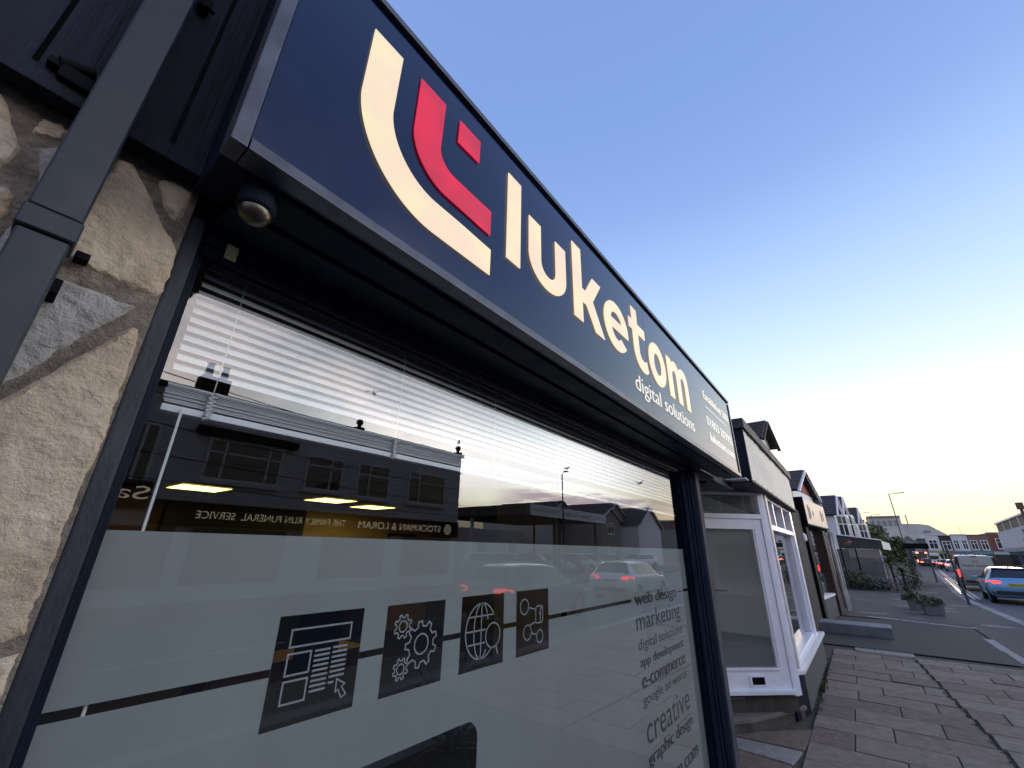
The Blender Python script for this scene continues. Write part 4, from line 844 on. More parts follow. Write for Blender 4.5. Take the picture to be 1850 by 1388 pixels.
def gable_house(label, w, depth, eave, ridge, wallm, roofm, over=0.3, loc=(0, 0, 0), az=0.0, front='bay', side_w=0.0, gablem=None, bargem=None, bd=0.22, name='house', group=None, courses=10):
    """local x along the street (0 = gable centre), y away from it; gable looks at the street (-y)"""
    t = thing(name, label, 'house', (0, 0, 0), group); h = w/2
    wl = MB().box(-h, 0, 0, h, depth, eave)
    wl.build('wall', wallm, t)
    MB().prism([(-h, 0.001, eave+.001), (h, 0.001, eave+.001), (0, 0.001, ridge-0.02)], (0, 0.2, 0)).build('gable', gablem or wallm, t)
    k = (ridge-eave)/h; eo = eave-over*k
    rl = tiled_slope('roof', roofm, t, (-h-over, -over, eo), (-h-over, depth, eo), (0, -over, ridge), (0, depth, ridge), courses)
    rr = tiled_slope('roof', roofm, t, (h+over, depth, eo), (h+over, -over, eo), (0, depth, ridge), (0, -over, ridge), courses)
    for s in (-1, 1): MB().bar((s*(h+over), -over-0.03, eo-0.08), (0, -over-0.03, ridge-0.08), 0.05, bd, (0, -1, 0)).build('barge_board', bargem or PAINT, rl if s < 0 else rr)
    MB().tube([(-h-over-0.05, -over, eo-0.02), (-h-over-0.05, depth, eo-0.02)], 0.06, 6).build('gutter', DARK, rl)
    if front == 'bay':
        for z0, z1 in ((2.0+0.9, eave-0.35), (0.7, 2.3)):
            b = MB().prism([(-1.5, -0.001, z0-0.7), (-0.9, -0.75, z0-0.7), (0.9, -0.75, z0-0.7), (1.5, -0.001, z0-0.7)], (0, 0, z1-z0+0.9)).build('bay', wallm, t)
            window(b, -0.85, z0, 0.85, z1, -0.76, (0.33, 0.66), (0.7,))
            for sx in (-1, 1):
                MB().prism([(sx*1.42, -0.11, z0), (sx*0.98, -0.66, z0), (sx*1.0, -0.69, z0), (sx*1.45, -0.13, z0)], (0, 0, z1-z0)).build('side_pane', FARGLASS, b)
                MB().bar((sx*1.21, -0.40, z0), (sx*1.21, -0.40, z1), 0.09, 0.09).build('mullion', PAINT, b); MB().bar((sx*1.44, -0.12, z0+(z1-z0)*0.7), (sx*0.97, -0.70, z0+(z1-z0)*0.7), 0.07, 0.07).build('transom', PAINT, b)
    elif front == 'win':
        window(t, -0.8, eave-1.7, 0.8, eave-0.5, -0.01); window(t, -0.8, 0.9, 0.8, 2.3, -0.01)
    place(t, loc, az); return t
def tree(label, loc, h, r, trunk_h, m_, leaves=900, size=0.3, seed=0, name='tree', group=None, squash=0.8):
    random.seed(seed); t = thing(name, label, 'tree', (0, 0, 0), group); tm = mat('tree bark', (0.04, 0.03, 0.022), 0.9, var=0.3, vscale=8)
    tb = MB(); top = Vector((random.uniform(-.2, .2), random.uniform(-.2, .2), h*0.8)); tb.tube([(0, 0, 0), (0.05, 0, trunk_h*0.6), top*0.6, top], [0.035*h, 0.028*h, 0.018*h, 0.006*h], 8)
    cl = []
    for k in range(9):
        a = random.uniform(0, 6.283); zz = random.uniform(trunk_h, h*0.92); rad = r*math.sqrt(max(0.1, 1-((zz-(trunk_h+h)/2)/((h-trunk_h)/2+.01))**2))*random.uniform(0.4, 0.8)
        c = Vector((rad*math.cos(a), rad*math.sin(a), zz)); cl.append((c, r*random.uniform(0.3, 0.52))); tb.tube([(0, 0, zz*0.6), c*0.5+Vector((0, 0, zz*0.4)), c], [0.014*h, 0.009*h, 0.003*h], 6)
    tb.build('trunk', tm, t)
    lf = MB()
    for _ in range(leaves):
        c, cr = random.choice(cl); u = Vector((random.gauss(0, 1), random.gauss(0, 1), random.gauss(0, 1))).normalized()*cr*random.random()**0.4; u.z *= squash; p = c+u
        n = Vector((random.gauss(0, 1), random.gauss(0, 1), random.gauss(0, 1)+0.6)).normalized(); a = n.orthogonal().normalized(); b = n.cross(a); s = size*random.uniform(0.5, 1.2)
        lf.add([p-a*s*0.5, p-b*s*0.3, p+a*s*0.6, p+b*s*0.3], [(0, 1, 2, 3)])
    lf.build('crown', m_, t, fix=False); place(t, loc); return t
LEAF = mat('tree leaf', (0.055, 0.078, 0.026), 0.6, var=0.7, vscale=1.6, col2=(0.125, 0.15, 0.06))
LEAFD = mat('dark hedge leaf', (0.03, 0.042, 0.020), 0.6, var=0.6, vscale=5, col2=(0.10, 0.12, 0.06))
LEAFG = mat('grey green leaf', (0.08, 0.10, 0.085), 0.6, var=0.5, vscale=5, col2=(0.20, 0.23, 0.19))
# ================================================================ LEFT SIDE, BEYOND THE WHITE SHOP
azr = math.atan(-0.0945)
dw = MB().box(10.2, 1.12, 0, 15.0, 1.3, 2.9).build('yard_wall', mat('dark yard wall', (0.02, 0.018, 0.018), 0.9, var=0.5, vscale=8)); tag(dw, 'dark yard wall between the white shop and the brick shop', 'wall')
bs = thing('brick_shop', 'narrow dark brick shop with a pale timber sign and black end wall', 'shop', (0, 0, 0))
MB().box(0.02, 0.25, 0, 3.5, 3.0, 3.2).build('wall', BRICK, bs)
MB().box(-0.06, 0.0, 0, 0.019, 1.2, 3.25).build('end_wall', DARK, bs)
MB().box(0.02, 0.02, 0.0, 0.42, 0.249, 2.50).build('pier', MATS['dark pebbledash'], bs, 0.01)
MB().box(2.70, 0.03, 0.0, 3.48, 0.249, 2.50).build('pier', BRICK, bs, 0.005)
nq = MB(); z = 0.05
while z < 2.45: nq.box(2.68, 0.012, z, 3.05 if int(z*10) % 2 else 3.2, 0.029, z+0.10); z += 0.145
nq.build('quoin', mat('black brick', (0.014, 0.012, 0.012), 0.6), bs)
w_ = MB().box(0.45, 0.06, 0.56, 2.66, 0.24, 0.62).build('sill', PAINT, bs); MB().box(0.45, 0.08, 0.0, 2.66, 0.248, 0.555).build('stall_riser', RISER, bs)
MB().box(0.45, 0.16, 0.625, 2.66, 0.2, 2.42).build('window', GLASS, bs); MB().box(1.2, 0.14, 0.625, 1.26, 0.22, 2.42).build('mullion', DARK, bs); MB().box(0.6, 0.204, 0.63, 2.5, 0.22, 1.2).build('window_display', mat('pale display', (0.35, 0.35, 0.36), 0.6, var=0.7, vscale=6, stretch=(5, 5, 1)), bs)
bf = MB().box(0.0, -0.06, 2.57, 3.52, 0.02, 3.29).build('fascia', mat('pale peach timber', (0.46, 0.34, 0.26), 0.5, var=0.45, vscale=4, col2=(0.62, 0.54, 0.47), stretch=(3, 1, 0.5)), bs)
MB().box(-0.03, -0.09, 2.53, 3.55, 0.05, 2.568).build('trim', DARK, bf); MB().box(-0.06, -0.08, 2.50, -0.001, 1.2, 3.32).build('end_cap', DARK, bf)
for k, (u, h_) in enumerate(((0.55, 0.42), (0.75, 0.30), (1.2, 0.12), (2.6, 0.35), (2.9, 0.25))): MB().box(u, -0.068, 2.93-h_/2, u+0.10, -0.061, 2.93+h_/2).build('lettering', mat('dark sign lettering', (0.06, 0.05, 0.05), 0.6), bf)
MB().box(3.53, -0.02, 2.45, 3.75, 0.5, 3.42).build('side_pier', RENDERG, bs)
for u in (1.0, 2.4): MB().tube([(u, 0.6, 3.2), (u, 0.6, 3.95)], 0.02, 6).build('rail_post', PAINT, bs)
MB().tube([(1.0, 0.6, 3.92), (1.7, 0.6, 3.80), (2.4, 0.6, 3.92)], 0.015, 6).build('rail', PAINT, bs)
place(bs, (15.2, 1.04, 0), azr)
sl_ = MB().lathe(P(1451, 972, x=14.9), [(0.05, -0.1), (0.09, -0.06), (0.09, 0.08), (0.05, 0.12)], 12).build('security_light', PAINT, None, 0, True); tag(sl_, 'white security light on the dark wall before the brick shop', 'light')
dpp = thing('drainpipe_pair', 'two pale drainpipes at the far end of the brick shop', 'drainpipe', (18.9, 0.7, 0))
for k, (x, y, r) in enumerate(((18.85, 0.66, 0.05), (19.6, 0.62, 0.045))):
    MB().tube([(x, y, 0.05), (x, y, 1.6), (x+0.03, y+0.02, 2.1), (x, y, 2.5)], r, 8).build('pipe', mat('pale pipe', (0.36, 0.36, 0.36), 0.5, var=0.4, vscale=4), dpp)
MB().tube([(19.2, 0.7, 0.1), (19.2, 0.7, 2.4)], 0.05, 8).build('pipe', DARK, dpp)
TILEH = mat('red tile hanging', (0.20, 0.06, 0.05), 0.8, var=0.3, vscale=14)
gable_house('narrow tiled dormer gable rising behind the faded white shop fascia', 2.06, 5, 6.2, 7.0, CREAM, TILE, 0.27, (20.0, 2.2, 0), azr, None, courses=8, bargem=TILE, bd=0.12)
gable_house('dark tiled gable with red hung tiles over the brick shop', 5.4, 7, 4.82, 6.06, RENDER, TILE, 0.3, (28.0, 1.72, 0), azr, None, gablem=TILEH, bd=0.13)
hb = gable_house('white bay fronted house with dark boarded roof, first beyond the awning', 4.3, 9, 5.6, 7.43, RENDER, SLATE, 0.25, (55.0, 0.9, 0), azr, 'bay', group='white gabled houses beyond the awning')
hc = gable_house('white bay fronted house behind the first, second of the three gables', 4.3, 9, 5.9, 7.76, RENDER, SLATE, 0.25, (59.8, 0.45, 0), azr, 'bay', group='white gabled houses beyond the awning')
hd = gable_house('white gabled house with brown roof beside the roadside trees', 5.0, 9, 5.7, 7.6, RENDER, TILE, 0.25, (73.0, -0.8, 0), azr, 'bay', group='white gabled houses beyond the awning')
c = chimney(hb, -1.6, 3.2, 6.2, 8.1, 0.7, 0.5, 2)
struct(MB().prism([(21, 3.2, 0), (80, -1.0, 0), (80, -0.8, 0), (21, 3.4, 0)], (0, 0, 2.4)).build('garden_wall', RENDERG))

# awning terrace
tc_ = thing('awning_terrace', 'glass sided terrace under a dark green awning by the pavement', 'terrace', (33, 0, 0))
AWN = mat('dark green awning', (0.042, 0.048, 0.040), 0.8, var=0.2, vscale=2)
MB().prism([(33.0, 0.85, 2.10), (33.0, -1.17, 2.08), (33.0, -1.17, 2.54), (33.0, 0.85, 2.86)], (0.06, 0, 0)).build('awning_front', AWN, tc_)
MB().prism([(33.061, -1.17, 2.08), (38.5, -1.75, 2.08), (38.5, -1.75, 2.5), (33.061, -1.17, 2.54)], (0, 0.05, 0)).build('awning_side', CREAM, tc_)
MB().add([(32.99, 0.86, 2.87), (32.99, -1.19, 2.55), (38.6, -1.77, 2.55), (38.6, 0.4, 2.9)], [(0, 1, 2, 3)]).build('awning_top', AWN, tc_)
MB().bar((32.96, 0.88, 2.89), (32.96, -1.2, 2.565), 0.07, 0.06).build('awning_edge', PAINT, tc_)
for y in (0.80, 0.1, -1.0): MB().box(33.1, y-0.035, 0, 33.17, y+0.035, 2.1).build('post', DARK if y > 0.5 else PAINT if y < -0.5 else DARK, tc_)
MB().quad((33.13, 0.78, 0.5), (33.13, -0.98, 0.5), (33.13, -0.98, 2.08), (33.13, 0.78, 2.08)).build('glass_screen', GLASSN, tc_, fix=False)
MB().box(33.12, -0.98, 0, 33.16, 0.78, 0.5).build('screen_base', DARK, tc_)
MB().box(36.5, -1.2, 0, 36.6, 1.2, 2.1).build('inner_screen', mat('grey inner screen', (0.20, 0.21, 0.21), 0.6, var=0.3, vscale=1.5), tc_)
red = mat('faded red print', (0.28, 0.05, 0.04), 0.7); pk = mat('pale print', (0.32, 0.26, 0.24), 0.7)
a3 = lambda u, v, w: (32.985+w, -u, v)
flat('emblem', [arc(-0.42, 2.36, 0.17, 0.07, 0, 350, 18)], red, tc_, a3); flat('emblem', [arc(-0.28, 2.46, 0.11, 0.07, 0, 350, 14)], pk, tc_, a3); flat('emblem', [stroke([(-0.60, 2.42), (-0.45, 2.46), (-0.22, 2.40)], 0.02)[0]], red, tc_, a3)
# planting in front of it
def bush(label, loc, rx, ry, h, n, m_, seed, size=0.12, name='bush'):
    random.seed(seed); t = thing(name, label, 'shrub', (0, 0, 0)); s = MB(); f = MB()
    for k in range(7): a = random.uniform(0, 6.283); s.tube([(0.1*math.cos(a), 0.1*math.sin(a), 0), (rx*0.5*math.cos(a), ry*0.5*math.sin(a), h*0.75)], [0.015, 0.006], 5)
    s.build('stem', mat('brown stem', (0.05, 0.035, 0.025), 0.9), t)
    for k in range(n):
        a = random.uniform(0, 6.283); r = random.random()**0.5; zz = h*random.random()**0.8*(1-0.5*r*r)+0.02
        p = Vector((rx*r*math.cos(a), ry*r*math.sin(a), zz)); nn = Vector((random.gauss(0, 1), random.gauss(0, 1), random.gauss(0.4, 1))).normalized(); u = nn.orthogonal().normalized(); v = nn.cross(u); q = size*random.uniform(0.5, 1.3)
        f.add([p-u*q*0.6, p-v*q*0.25, p+u*q*0.7, p+v*q*0.25], [(0, 1, 2, 3)])
    f.build('foliage', m_, t, fix=False); place(t, loc); return t
def spiky(label, loc, n, l, w, m_, seed, h0=0.05, e0=0.2, e1=1.4, name='spiky_plant', droop=0.35):
    random.seed(seed); t = thing(name, label, 'plant', (0, 0, 0)); f = MB()
    if h0 > 0.2: MB().tube([(0, 0, 0), (0.02, 0, h0)], [0.06, 0.05], 7).build('stem', mat('brown stem', (0.05, 0.035, 0.025), 0.9), t)
    for k in range(n):
        a = random.uniform(0, 6.283); e = random.uniform(e0, e1); ll = l*random.uniform(0.6, 1.1); d = Vector((math.cos(a), math.sin(a), 0)); s = Vector((-d.y, d.x, 0))*w; b = Vector((0, 0, h0))
        m1 = b+d*ll*0.5*math.cos(e)+Vector((0, 0, ll*0.55*math.sin(e))); m2 = b+d*ll*0.85*math.cos(e)+Vector((0, 0, ll*0.75*math.sin(e)-droop*ll*0.2)); tip = b+d*ll*1.05*math.cos(e)+Vector((0, 0, ll*0.78*math.sin(e)-droop*ll*0.6))
        f.add([b-s*.5, b+s*.5, m1+s, m1-s, m2+s*.7, m2-s*.7, tip], [(0, 1, 2, 3), (3, 2, 4, 5), (5, 4, 6)])
    f.build('leaf_fan', m_, t, fix=False); place(t, loc); return t
bush('brown leafed bush by the black awning post', (32.0, 0.85, 0), 0.7, 0.45, 1.35, 500, mat('brown leaf', (0.06, 0.045, 0.025), 0.7, var=0.6, vscale=6, col2=(0.13, 0.10, 0.06)), 31)
bush('dark evergreen bush under the terrace glass', (31.9, 0.2, 0), 0.8, 0.5, 1.0, 550, LEAFD, 32)
spiky('silvery grass clump in front of the terrace', (31.6, -0.35, 0), 120, 1.0, 0.02, LEAFG, 33)
spiky('second silvery grass clump nearer the pavement edge of the terrace', (31.8, -0.85, 0), 110, 0.9, 0.02, LEAFG, 34)
spiky('tall green palm with drooping leaves at the awning corner', (32.4, -1.25, 0), 70, 1.0, 0.035, mat('palm leaf', (0.055, 0.075, 0.025), 0.5, var=0.5, vscale=4, col2=(0.12, 0.14, 0.06)), 35, 1.25, -0.3, 1.3)
spiky('lower palm drooping over the pavement beside the taller palm', (33.5, -1.7, 0), 60, 0.9, 0.035, MATS['palm leaf'], 36, 0.9, -0.4, 1.2)
bush('dark shrub at the pavement edge beyond the palms', (34.5, -2.0, 0), 0.6, 0.6, 1.5, 450, LEAFD, 37)
spiky('small dark tuft at the hedge foot near the planters', (30.8, -1.5, 0), 60, 0.5, 0.02, LEAFD, 38)
fn = thing('paling_fence', 'dark paling fence leading along the pavement past the palms', 'fence', (36, -2.3, 0))
for k in range(26): x = 35.5+k*0.5; y = -2.2-0.09*(x-35.5); MB().box(x, y-0.02, 0.05, x+0.36, y+0.02, 1.5+0.06*math.sin(k)).build('pale', mat('dark fence wood', (0.05, 0.042, 0.036), 0.85, var=0.4, vscale=5), fn)
MB().bar((35.4, -2.16, 1.2), (48.6, -3.35, 1.2), 0.04, 0.08).build('rail', MATS['dark fence wood'], fn)

# low wall, planters
lw = MB().box(13.75, -0.24, 0.0, 14.50, 1.15, 0.225).build('low_wall', mat('smooth grey plinth', (0.17, 0.18, 0.20), 0.7, var=0.25, vscale=4, bump=0.4, bscale=60), None, 0.03); tag(lw, 'low grey concrete plinth jutting across the dark driveway', 'plinth')
def planter(loc, az, label, seed):
    t = thing('planter', label, 'planter', (0, 0, 0), 'stone planters on the pavement'); m_ = mat('mossy stone trough', (0.13, 0.145, 0.15), 0.85, var=0.5, vscale=9, col2=(0.23, 0.25, 0.26), bump=0.8, bscale=40)
    mb = MB(); a, b, h = 0.21, 0.25, 0.34
    for s0, z0 in ((0, 0),): mb.add([(-a, -a, 0), (a, -a, 0), (a, a, 0), (-a, a, 0), (-b, -b, h), (b, -b, h), (b, b, h), (-b, b, h), (-b+.05, -b+.05, h), (b-.05, -b+.05, h), (b-.05, b-.05, h), (-b+.05, b-.05, h), (-b+.05, -b+.05, h-.06), (b-.05, -b+.05, h-.06), (b-.05, b-.05, h-.06), (-b+.05, b-.05, h-.06)],
        [(0, 3, 2, 1), (0, 1, 5, 4), (1, 2, 6, 5), (2, 3, 7, 6), (3, 0, 4, 7), (4, 5, 9, 8), (5, 6, 10, 9), (6, 7, 11, 10), (7, 4, 8, 11), (8, 9, 13, 12), (9, 10, 14, 13), (10, 11, 15, 14), (11, 8, 12, 15), (12, 13, 14, 15)])
    mb.build('trough', m_, t, 0.012); MB().box(-b+.052, -b+.052, h-.058, b-.052, b-.052, h-.03).build('soil', DIRT, t)
    random.seed(seed); f = MB()
    for k in range(420):
        an = random.uniform(0, 6.283); r = random.random()**0.5; p = Vector((0.33*r*math.cos(an), 0.35*r*math.sin(an)+0.04, h-0.04+0.28*random.random()*(1.05-0.7*r*r)))
        nn = Vector((random.gauss(0, 1), random.gauss(0, 1), random.gauss(0.6, 1))).normalized(); u = nn.orthogonal().normalized(); v = nn.cross(u); q = 0.05*random.uniform(0.6, 1.4)
        f.add([p-u*q, p-v*q*.5, p+u*q, p+v*q*.5], [(0, 1, 2, 3)])
    f.build('foliage', mat('planter leaf', (0.04, 0.055, 0.02), 0.6, var=0.6, vscale=14, col2=(0.095, 0.12, 0.05)), t, fix=False); place(t, loc, az)
planter((20.35, -1.52, 0), 0.12, 'nearer square stone planter with a low leafy shrub', 51); planter((21.9, -1.26, 0), 0.05, 'further stone planter half hidden behind the nearer one', 52)

# poles and lamps
POLE = mat('dark grey pole', (0.06, 0.062, 0.066), 0.55, var=0.2, vscale=5)
b_ = P(1752, 1093, z=0); t_ = P(1709, 990, x=b_.x-0.1)
sp = thing('sign_post', 'leaning grey sign post at the kerb beside the blue car', 'post', b_); MB().tube([b_, t_], 0.045, 10).build('pole', POLE, sp); MB().lathe(b_, [(0.09, 0), (0.06, 0.03)], 10).build('collar', POLE, sp)
sf = thing('notice_board', 'black boarded sign frame on two posts seen from behind', 'sign', (45.7, -3.6, 0))
for y in (-2.98, -4.12): MB().tube([(45.7, y, 0), (45.7, y, 2.65)], 0.055, 8).build('post', POLE, sf)
MB().box(45.62, -4.28, 2.27, 45.78, -2.85, 2.66).build('board', DARK, sf, 0.12)
def lamp_post(label, x, y, h, arm=1.0, m_=None):
    t = thing('street_lamp', label, 'street lamp', (x, y, 0), 'street lamps along the road'); m_ = m_ or POLE
    MB().tube([(x, y, 0), (x, y, 1.3), (x, y, 1.35), (x, y, h)], [0.09, 0.09, 0.06, 0.045], 8).build('column', m_, t)
    MB().tube([(x, y+0.1, h-0.02), (x-0.02, y-arm*0.5, h+0.06)], 0.035, 6).build('arm', m_, t); MB().box(x-0.12, y-arm, h+0.02, x+0.12, y-arm*0.4, h+0.10).build('lantern', m_, t, 0.02); return t
lamp_post('tall unlit street lamp standing before the cream theatre', 62, -3.98, 8.0, 1.3)
lamp_post('distant street lamp rising out of the tree on the left', 95, -1.62, 8.4, 1.3); lamp_post('distant street lamp between the trees and the theatre', 100, -3.16, 8.4, 1.3)
lamp_post('far street lamp over the brick shops at the road end', 150, -20.5, 8.6, 2.0)
for i, (x, y, h, r, lab) in enumerate(((88, -1.9, 6.9, 2.7, 'dense roadside tree left of the theatre beside the white house'), (92, -3.5, 6.0, 2.7, 'middle roadside tree below the theatre windows'), (93, -5.0, 5.2, 2.2, 'rightmost roadside tree near the tall street lamp'))): tree(lab, (x, y, 0), h, r, 0.8, LEAF, 2200, 0.5, 60+i, group='trees in front of the theatre')
th = thing('theatre', 'large cream theatre block with a blank stepped roofline in the distance', 'theatre', (220, -15, 0))
MB().box(220, -15.2, 0, 240, -5.6, 15.6).build('upper_block', CREAM, th); MB().box(219, -15.4, 15.6, 240, -5.4, 15.9).build('parapet', CREAM, th)
MB().add([(221, -5, 0), (221, -27, 0), (221, -27, 8.8), (221, -22.6, 12.4), (221, -20, 12.9), (221, -5, 13.3), (245, -5, 0), (245, -27, 0), (245, -27, 8.8), (245, -22.6, 12.4), (245, -20, 12.9), (245, -5, 13.3)], [(0, 1, 2, 3, 4, 5), (11, 10, 9, 8, 7, 6), (0, 6, 7, 1), (1, 7, 8, 2), (2, 8, 9, 3), (3, 9, 10, 4), (4, 10, 11, 5)]).build('main_block', CREAM, th)
for k in range(5): MB().box(219.9, -14.3+k*1.7, 12.2, 219.99, -13.1+k*1.7, 14.2).build('window', mat('grey louvre', (0.28, 0.29, 0.30), 0.7), th)
MB().box(220.95, -22.5, 9.6, 220.99, -20.5, 10.6).build('window', MATS['grey louvre'], th); MB().bar((220.9, -17, 10), (220.9, -17, 16.2), 0.4, 0.4).build('flue', CREAM, th)

def row_shop(label, y0, y1, h, m_, x=140, wins=2, shopm=None, name='shop', roofm=None, cat='shop', w_m=None, group=None):
    """terrace shop looking back down the road (-x)"""
    t = thing(name, label, cat, (0, 0, 0), group); w = abs(y1-y0)
    MB().box(-w/2, 0, 0, w/2, 8, h).build('wall', m_, t); MB().box(-w/2-0.03, -0.12, h+.001, w/2+0.03, 0.5, h+0.22).build('parapet', roofm or m_, t)
    for k in range(wins): c = -w/2+w*(k+0.5)/wins; ww = min(1.5, w/wins*0.7); window(t, c-ww/2, h*0.52, c+ww/2, h*0.84, -0.01, (0.5,), (0.65,), 0.12, w_m)
    f = MB().box(-w/2+0.05, -0.25, 2.35, w/2-0.05, -0.001, 2.95).build('fascia', shopm or mat('blue fascia', (0.12, 0.2, 0.3), 0.6), t)
    MB().box(-w/2+0.15, -0.06, 0.4, w/2-0.15, -0.002, 2.3).build('shop_window', FARGLASS, t)
    place(t, (x, (y0+y1)/2, 0), -math.pi/2); return t
gable_house('small dark slate house with a white window left of the row of shops', 3.2, 6, 3.6, 4.9, SLATE, SLATE, 0.2, (112, -6.4, 0), -math.pi/2, 'win', courses=5)
gh = gable_house('dark gabled shop with white trimmed apex at the road end', 3.4, 6, 4.4, 6.2, RENDERG, SLATE, 0.2, (139, -9.9, 0), -math.pi/2, 'win', courses=5)
row_shop('grey green painted shop with faint wall lettering at the road end', -11.5, -12.9, 5.4, mat('grey green render', (0.12, 0.145, 0.14), 0.8), wins=1)
row_shop('narrow white shop with tall window, left of the two white fronts', -12.9, -15.2, 6.3, RENDER, wins=1, shopm=mat('lime fascia', (0.3, 0.34, 0.12), 0.6))
row_shop('dark brown mock timber shop between the two white fronts', -15.2, -17.2, 6.0, mat('brown boards', (0.05, 0.042, 0.04), 0.8), wins=1, shopm=mat('olive fascia', (0.2, 0.2, 0.1), 0.6))
r4 = row_shop('wider white shop with twin windows beside the brown brick row', -17.2, -19.8, 6.3, RENDER, wins=2)
r5 = row_shop('buff brick shops with slim pale pilasters at the road end', -19.8, -23.0, 6.2, mat('buff brick', (0.22, 0.165, 0.135), 0.85, var=0.2, vscale=2), wins=2, shopm=mat('teal fascia', (0.14, 0.28, 0.33), 0.6))
for k in range(4): MB().box(-1.5+k*0.8, -0.14, 3.0, -1.3+k*0.8, -0.02, 6.0).build('pilaster', mat('pale pilaster', (0.36, 0.31, 0.28), 0.8), r5)
chimney(r5, 0.5, 1.5, 6.2, 7.6, 0.9, 0.6, 2)
r6 = row_shop('red brick shop with one white sash window and pale sign', -23.0, -26.5, 6.7, BRICKR, wins=1, shopm=mat('pale blue fascia', (0.42, 0.46, 0.5), 0.6), roofm=PAINT)
chimney(r6, -0.9, 1.5, 6.8, 7.9, 0.8, 0.6, 2); chimney(r6, 0.9, 1.5, 6.8, 7.9, 0.8, 0.6, 2)
mb_ = thing('flat_roofed_block', 'long two storey block with brown top band and white vertical fins', 'building', (0, 0, 0))
MB().box(0, 0.3, 0, 30, 12, 6.1).build('wall', mat('glazed grey wall', (0.22, 0.23, 0.26), 0.4), mb_); MB().box(-0.2, 0, 6.1, 30.2, 12.2, 7.5).build('top_band', mat('brown panel', (0.15, 0.115, 0.105), 0.8, var=0.2, vscale=1), mb_); MB().box(-0.4, -0.2, 7.5, 30.4, 12.4, 7.75).build('roof_edge', PAINT, mb_)
for k in range(16): MB().box(k*1.9+0.3, -0.25, 3.3, k*1.9+0.55, 0.3, 6.1).build('fin', PAINT, mb_); MB().box(k*1.9+0.75, 0.22, 3.5, k*1.9+1.95, 0.29, 5.9).build('window', mat('pale blind window', (0.42, 0.44, 0.48), 0.5), mb_)
for k in range(4): MB().box(k*7.5+0.4, -0.06, 6.15, k*7.5+0.7, -0.001, 7.45).build('band_pilaster', PAINT, mb_)
MB().box(0, -0.3, 2.7, 30, 0.29, 3.25).build('canopy', RENDERG, mb_)
for k in range(10): MB().box(k*3+0.3, 0.24, 0.3, k*3+2.7, 0.29, 2.6).build('shop_window', FARGLASS, mb_)
place(mb_, (121, -21.6, 0), math.pi+math.radians(-4.0))
tp = thing('telegraph_pole', 'thick brown pole top leaning at the right edge of the view', 'pole', (80, -17, 0)); MB().tube([(80, -17, 0), (80, -16.9, 8.0)], 0.16, 8).build('pole', mat('brown pole', (0.12, 0.075, 0.06), 0.8), tp); MB().box(79.8, -17.2, 7.3, 80.2, -16.6, 8.1).build('pole_head', MATS['brown pole'], tp)
tree('small street tree by the finned block at the right edge', (78, -16.6, 0), 5.0, 1.4, 2.0, LEAF, 500, 0.3, 71)

# ================================================================ VEHICLES (local x = forward, rear at x = 0)
TYRE = mat('tyre rubber', (0.012, 0.012, 0.013), 0.8); RIM = mat('alloy rim', (0.28, 0.28, 0.30), 0.35, metal=0.8); CARGL = mat('car glass', (0.012, 0.014, 0.018), 0.04, spec=0.9); PLAS = mat('black bumper plastic', (0.014, 0.014, 0.016), 0.6)
TAILON = mat('lit tail lamp', (0.4, 0.01, 0.015), 0.25, emit=(1.0, 0.05, 0.04), estr=2.2); TAILOFF = mat('tail lamp', (0.18, 0.01, 0.012), 0.2, coat=0.6); HEADL = mat('headlamp', (0.6, 0.62, 0.65), 0.1, coat=0.6)
TAILHOT = mat('bright brake lamp', (0.4, 0.02, 0.02), 0.25, emit=(1.0, 0.10, 0.05), estr=12.0)
PLATEY = mat('yellow plate', (0.62, 0.46, 0.03), 0.5)
def paint(name, c, rough=0.28): return mat(name, c, rough, metal=0.25, coat=0.5, spec=0.6)
HATCH = [(0.00, .40, .72, .80, .76, .70), (0.05, .32, .82, .93, .84, .72), (0.12, .27, .92, 1.00, .87, .66), (0.20, .26, .94, 1.05, .88, .63), (0.46, .24, .96, 1.40, .89, .56), (0.62, .22, .96, 1.445, .89, .56), (1.20, .20, .95, 1.48, .89, .575), (1.9, .20, .93, 1.475, .89, .58), (2.45, .20, .92, 1.42, .89, .57), (3.05, .20, .90, 1.00, .88, .66), (3.15, .2, .89, .95, .88, .66), (3.6, .22, .80, .85, .84, .62), (3.92, .28, .62, .68, .76, .55), (4.03, .36, .52, .57, .64, .45)]
ESTATE = [(0.00, .40, .74, .80, .78, .72), (0.05, .32, .84, .93, .86, .74), (0.12, .27, .93, 1.00, .89, .66), (0.18, .26, .95, 1.05, .90, .64), (0.50, .24, .96, 1.40, .90, .58), (0.64, .22, .96, 1.435, .90, .58), (1.5, .20, .95, 1.46, .90, .59), (2.3, .20, .93, 1.45, .90, .59), (2.85, .20, .92, 1.40, .90, .58), (3.55, .20, .90, 1.00, .89, .66), (3.65, .2, .89, .96, .89, .66), (4.25, .22, .80, .84, .86, .62), (4.55, .28, .62, .68, .78, .55), (4.65, .36, .52, .57, .66, .45)]
VAN = [(0.00, .45, 1.05, 1.15, .90, .86), (0.03, .35, 1.15, 1.30, .93, .86), (0.10, .30, 1.20, 1.90, .95, .80), (0.25, .28, 1.22, 1.965, .96, .80), (1.2, .26, 1.22, 1.98, .96, .80), (2.4, .25, 1.20, 1.98, .96, .80), (3.3, .25, 1.15, 1.93, .96, .78), (4.05, .25, 1.08, 1.20, .95, .76), (4.2, .26, 1.0, 1.10, .94, .72), (4.7, .32, .72, .80, .86, .6), (4.82, .4, .6, .66, .72, .5)]
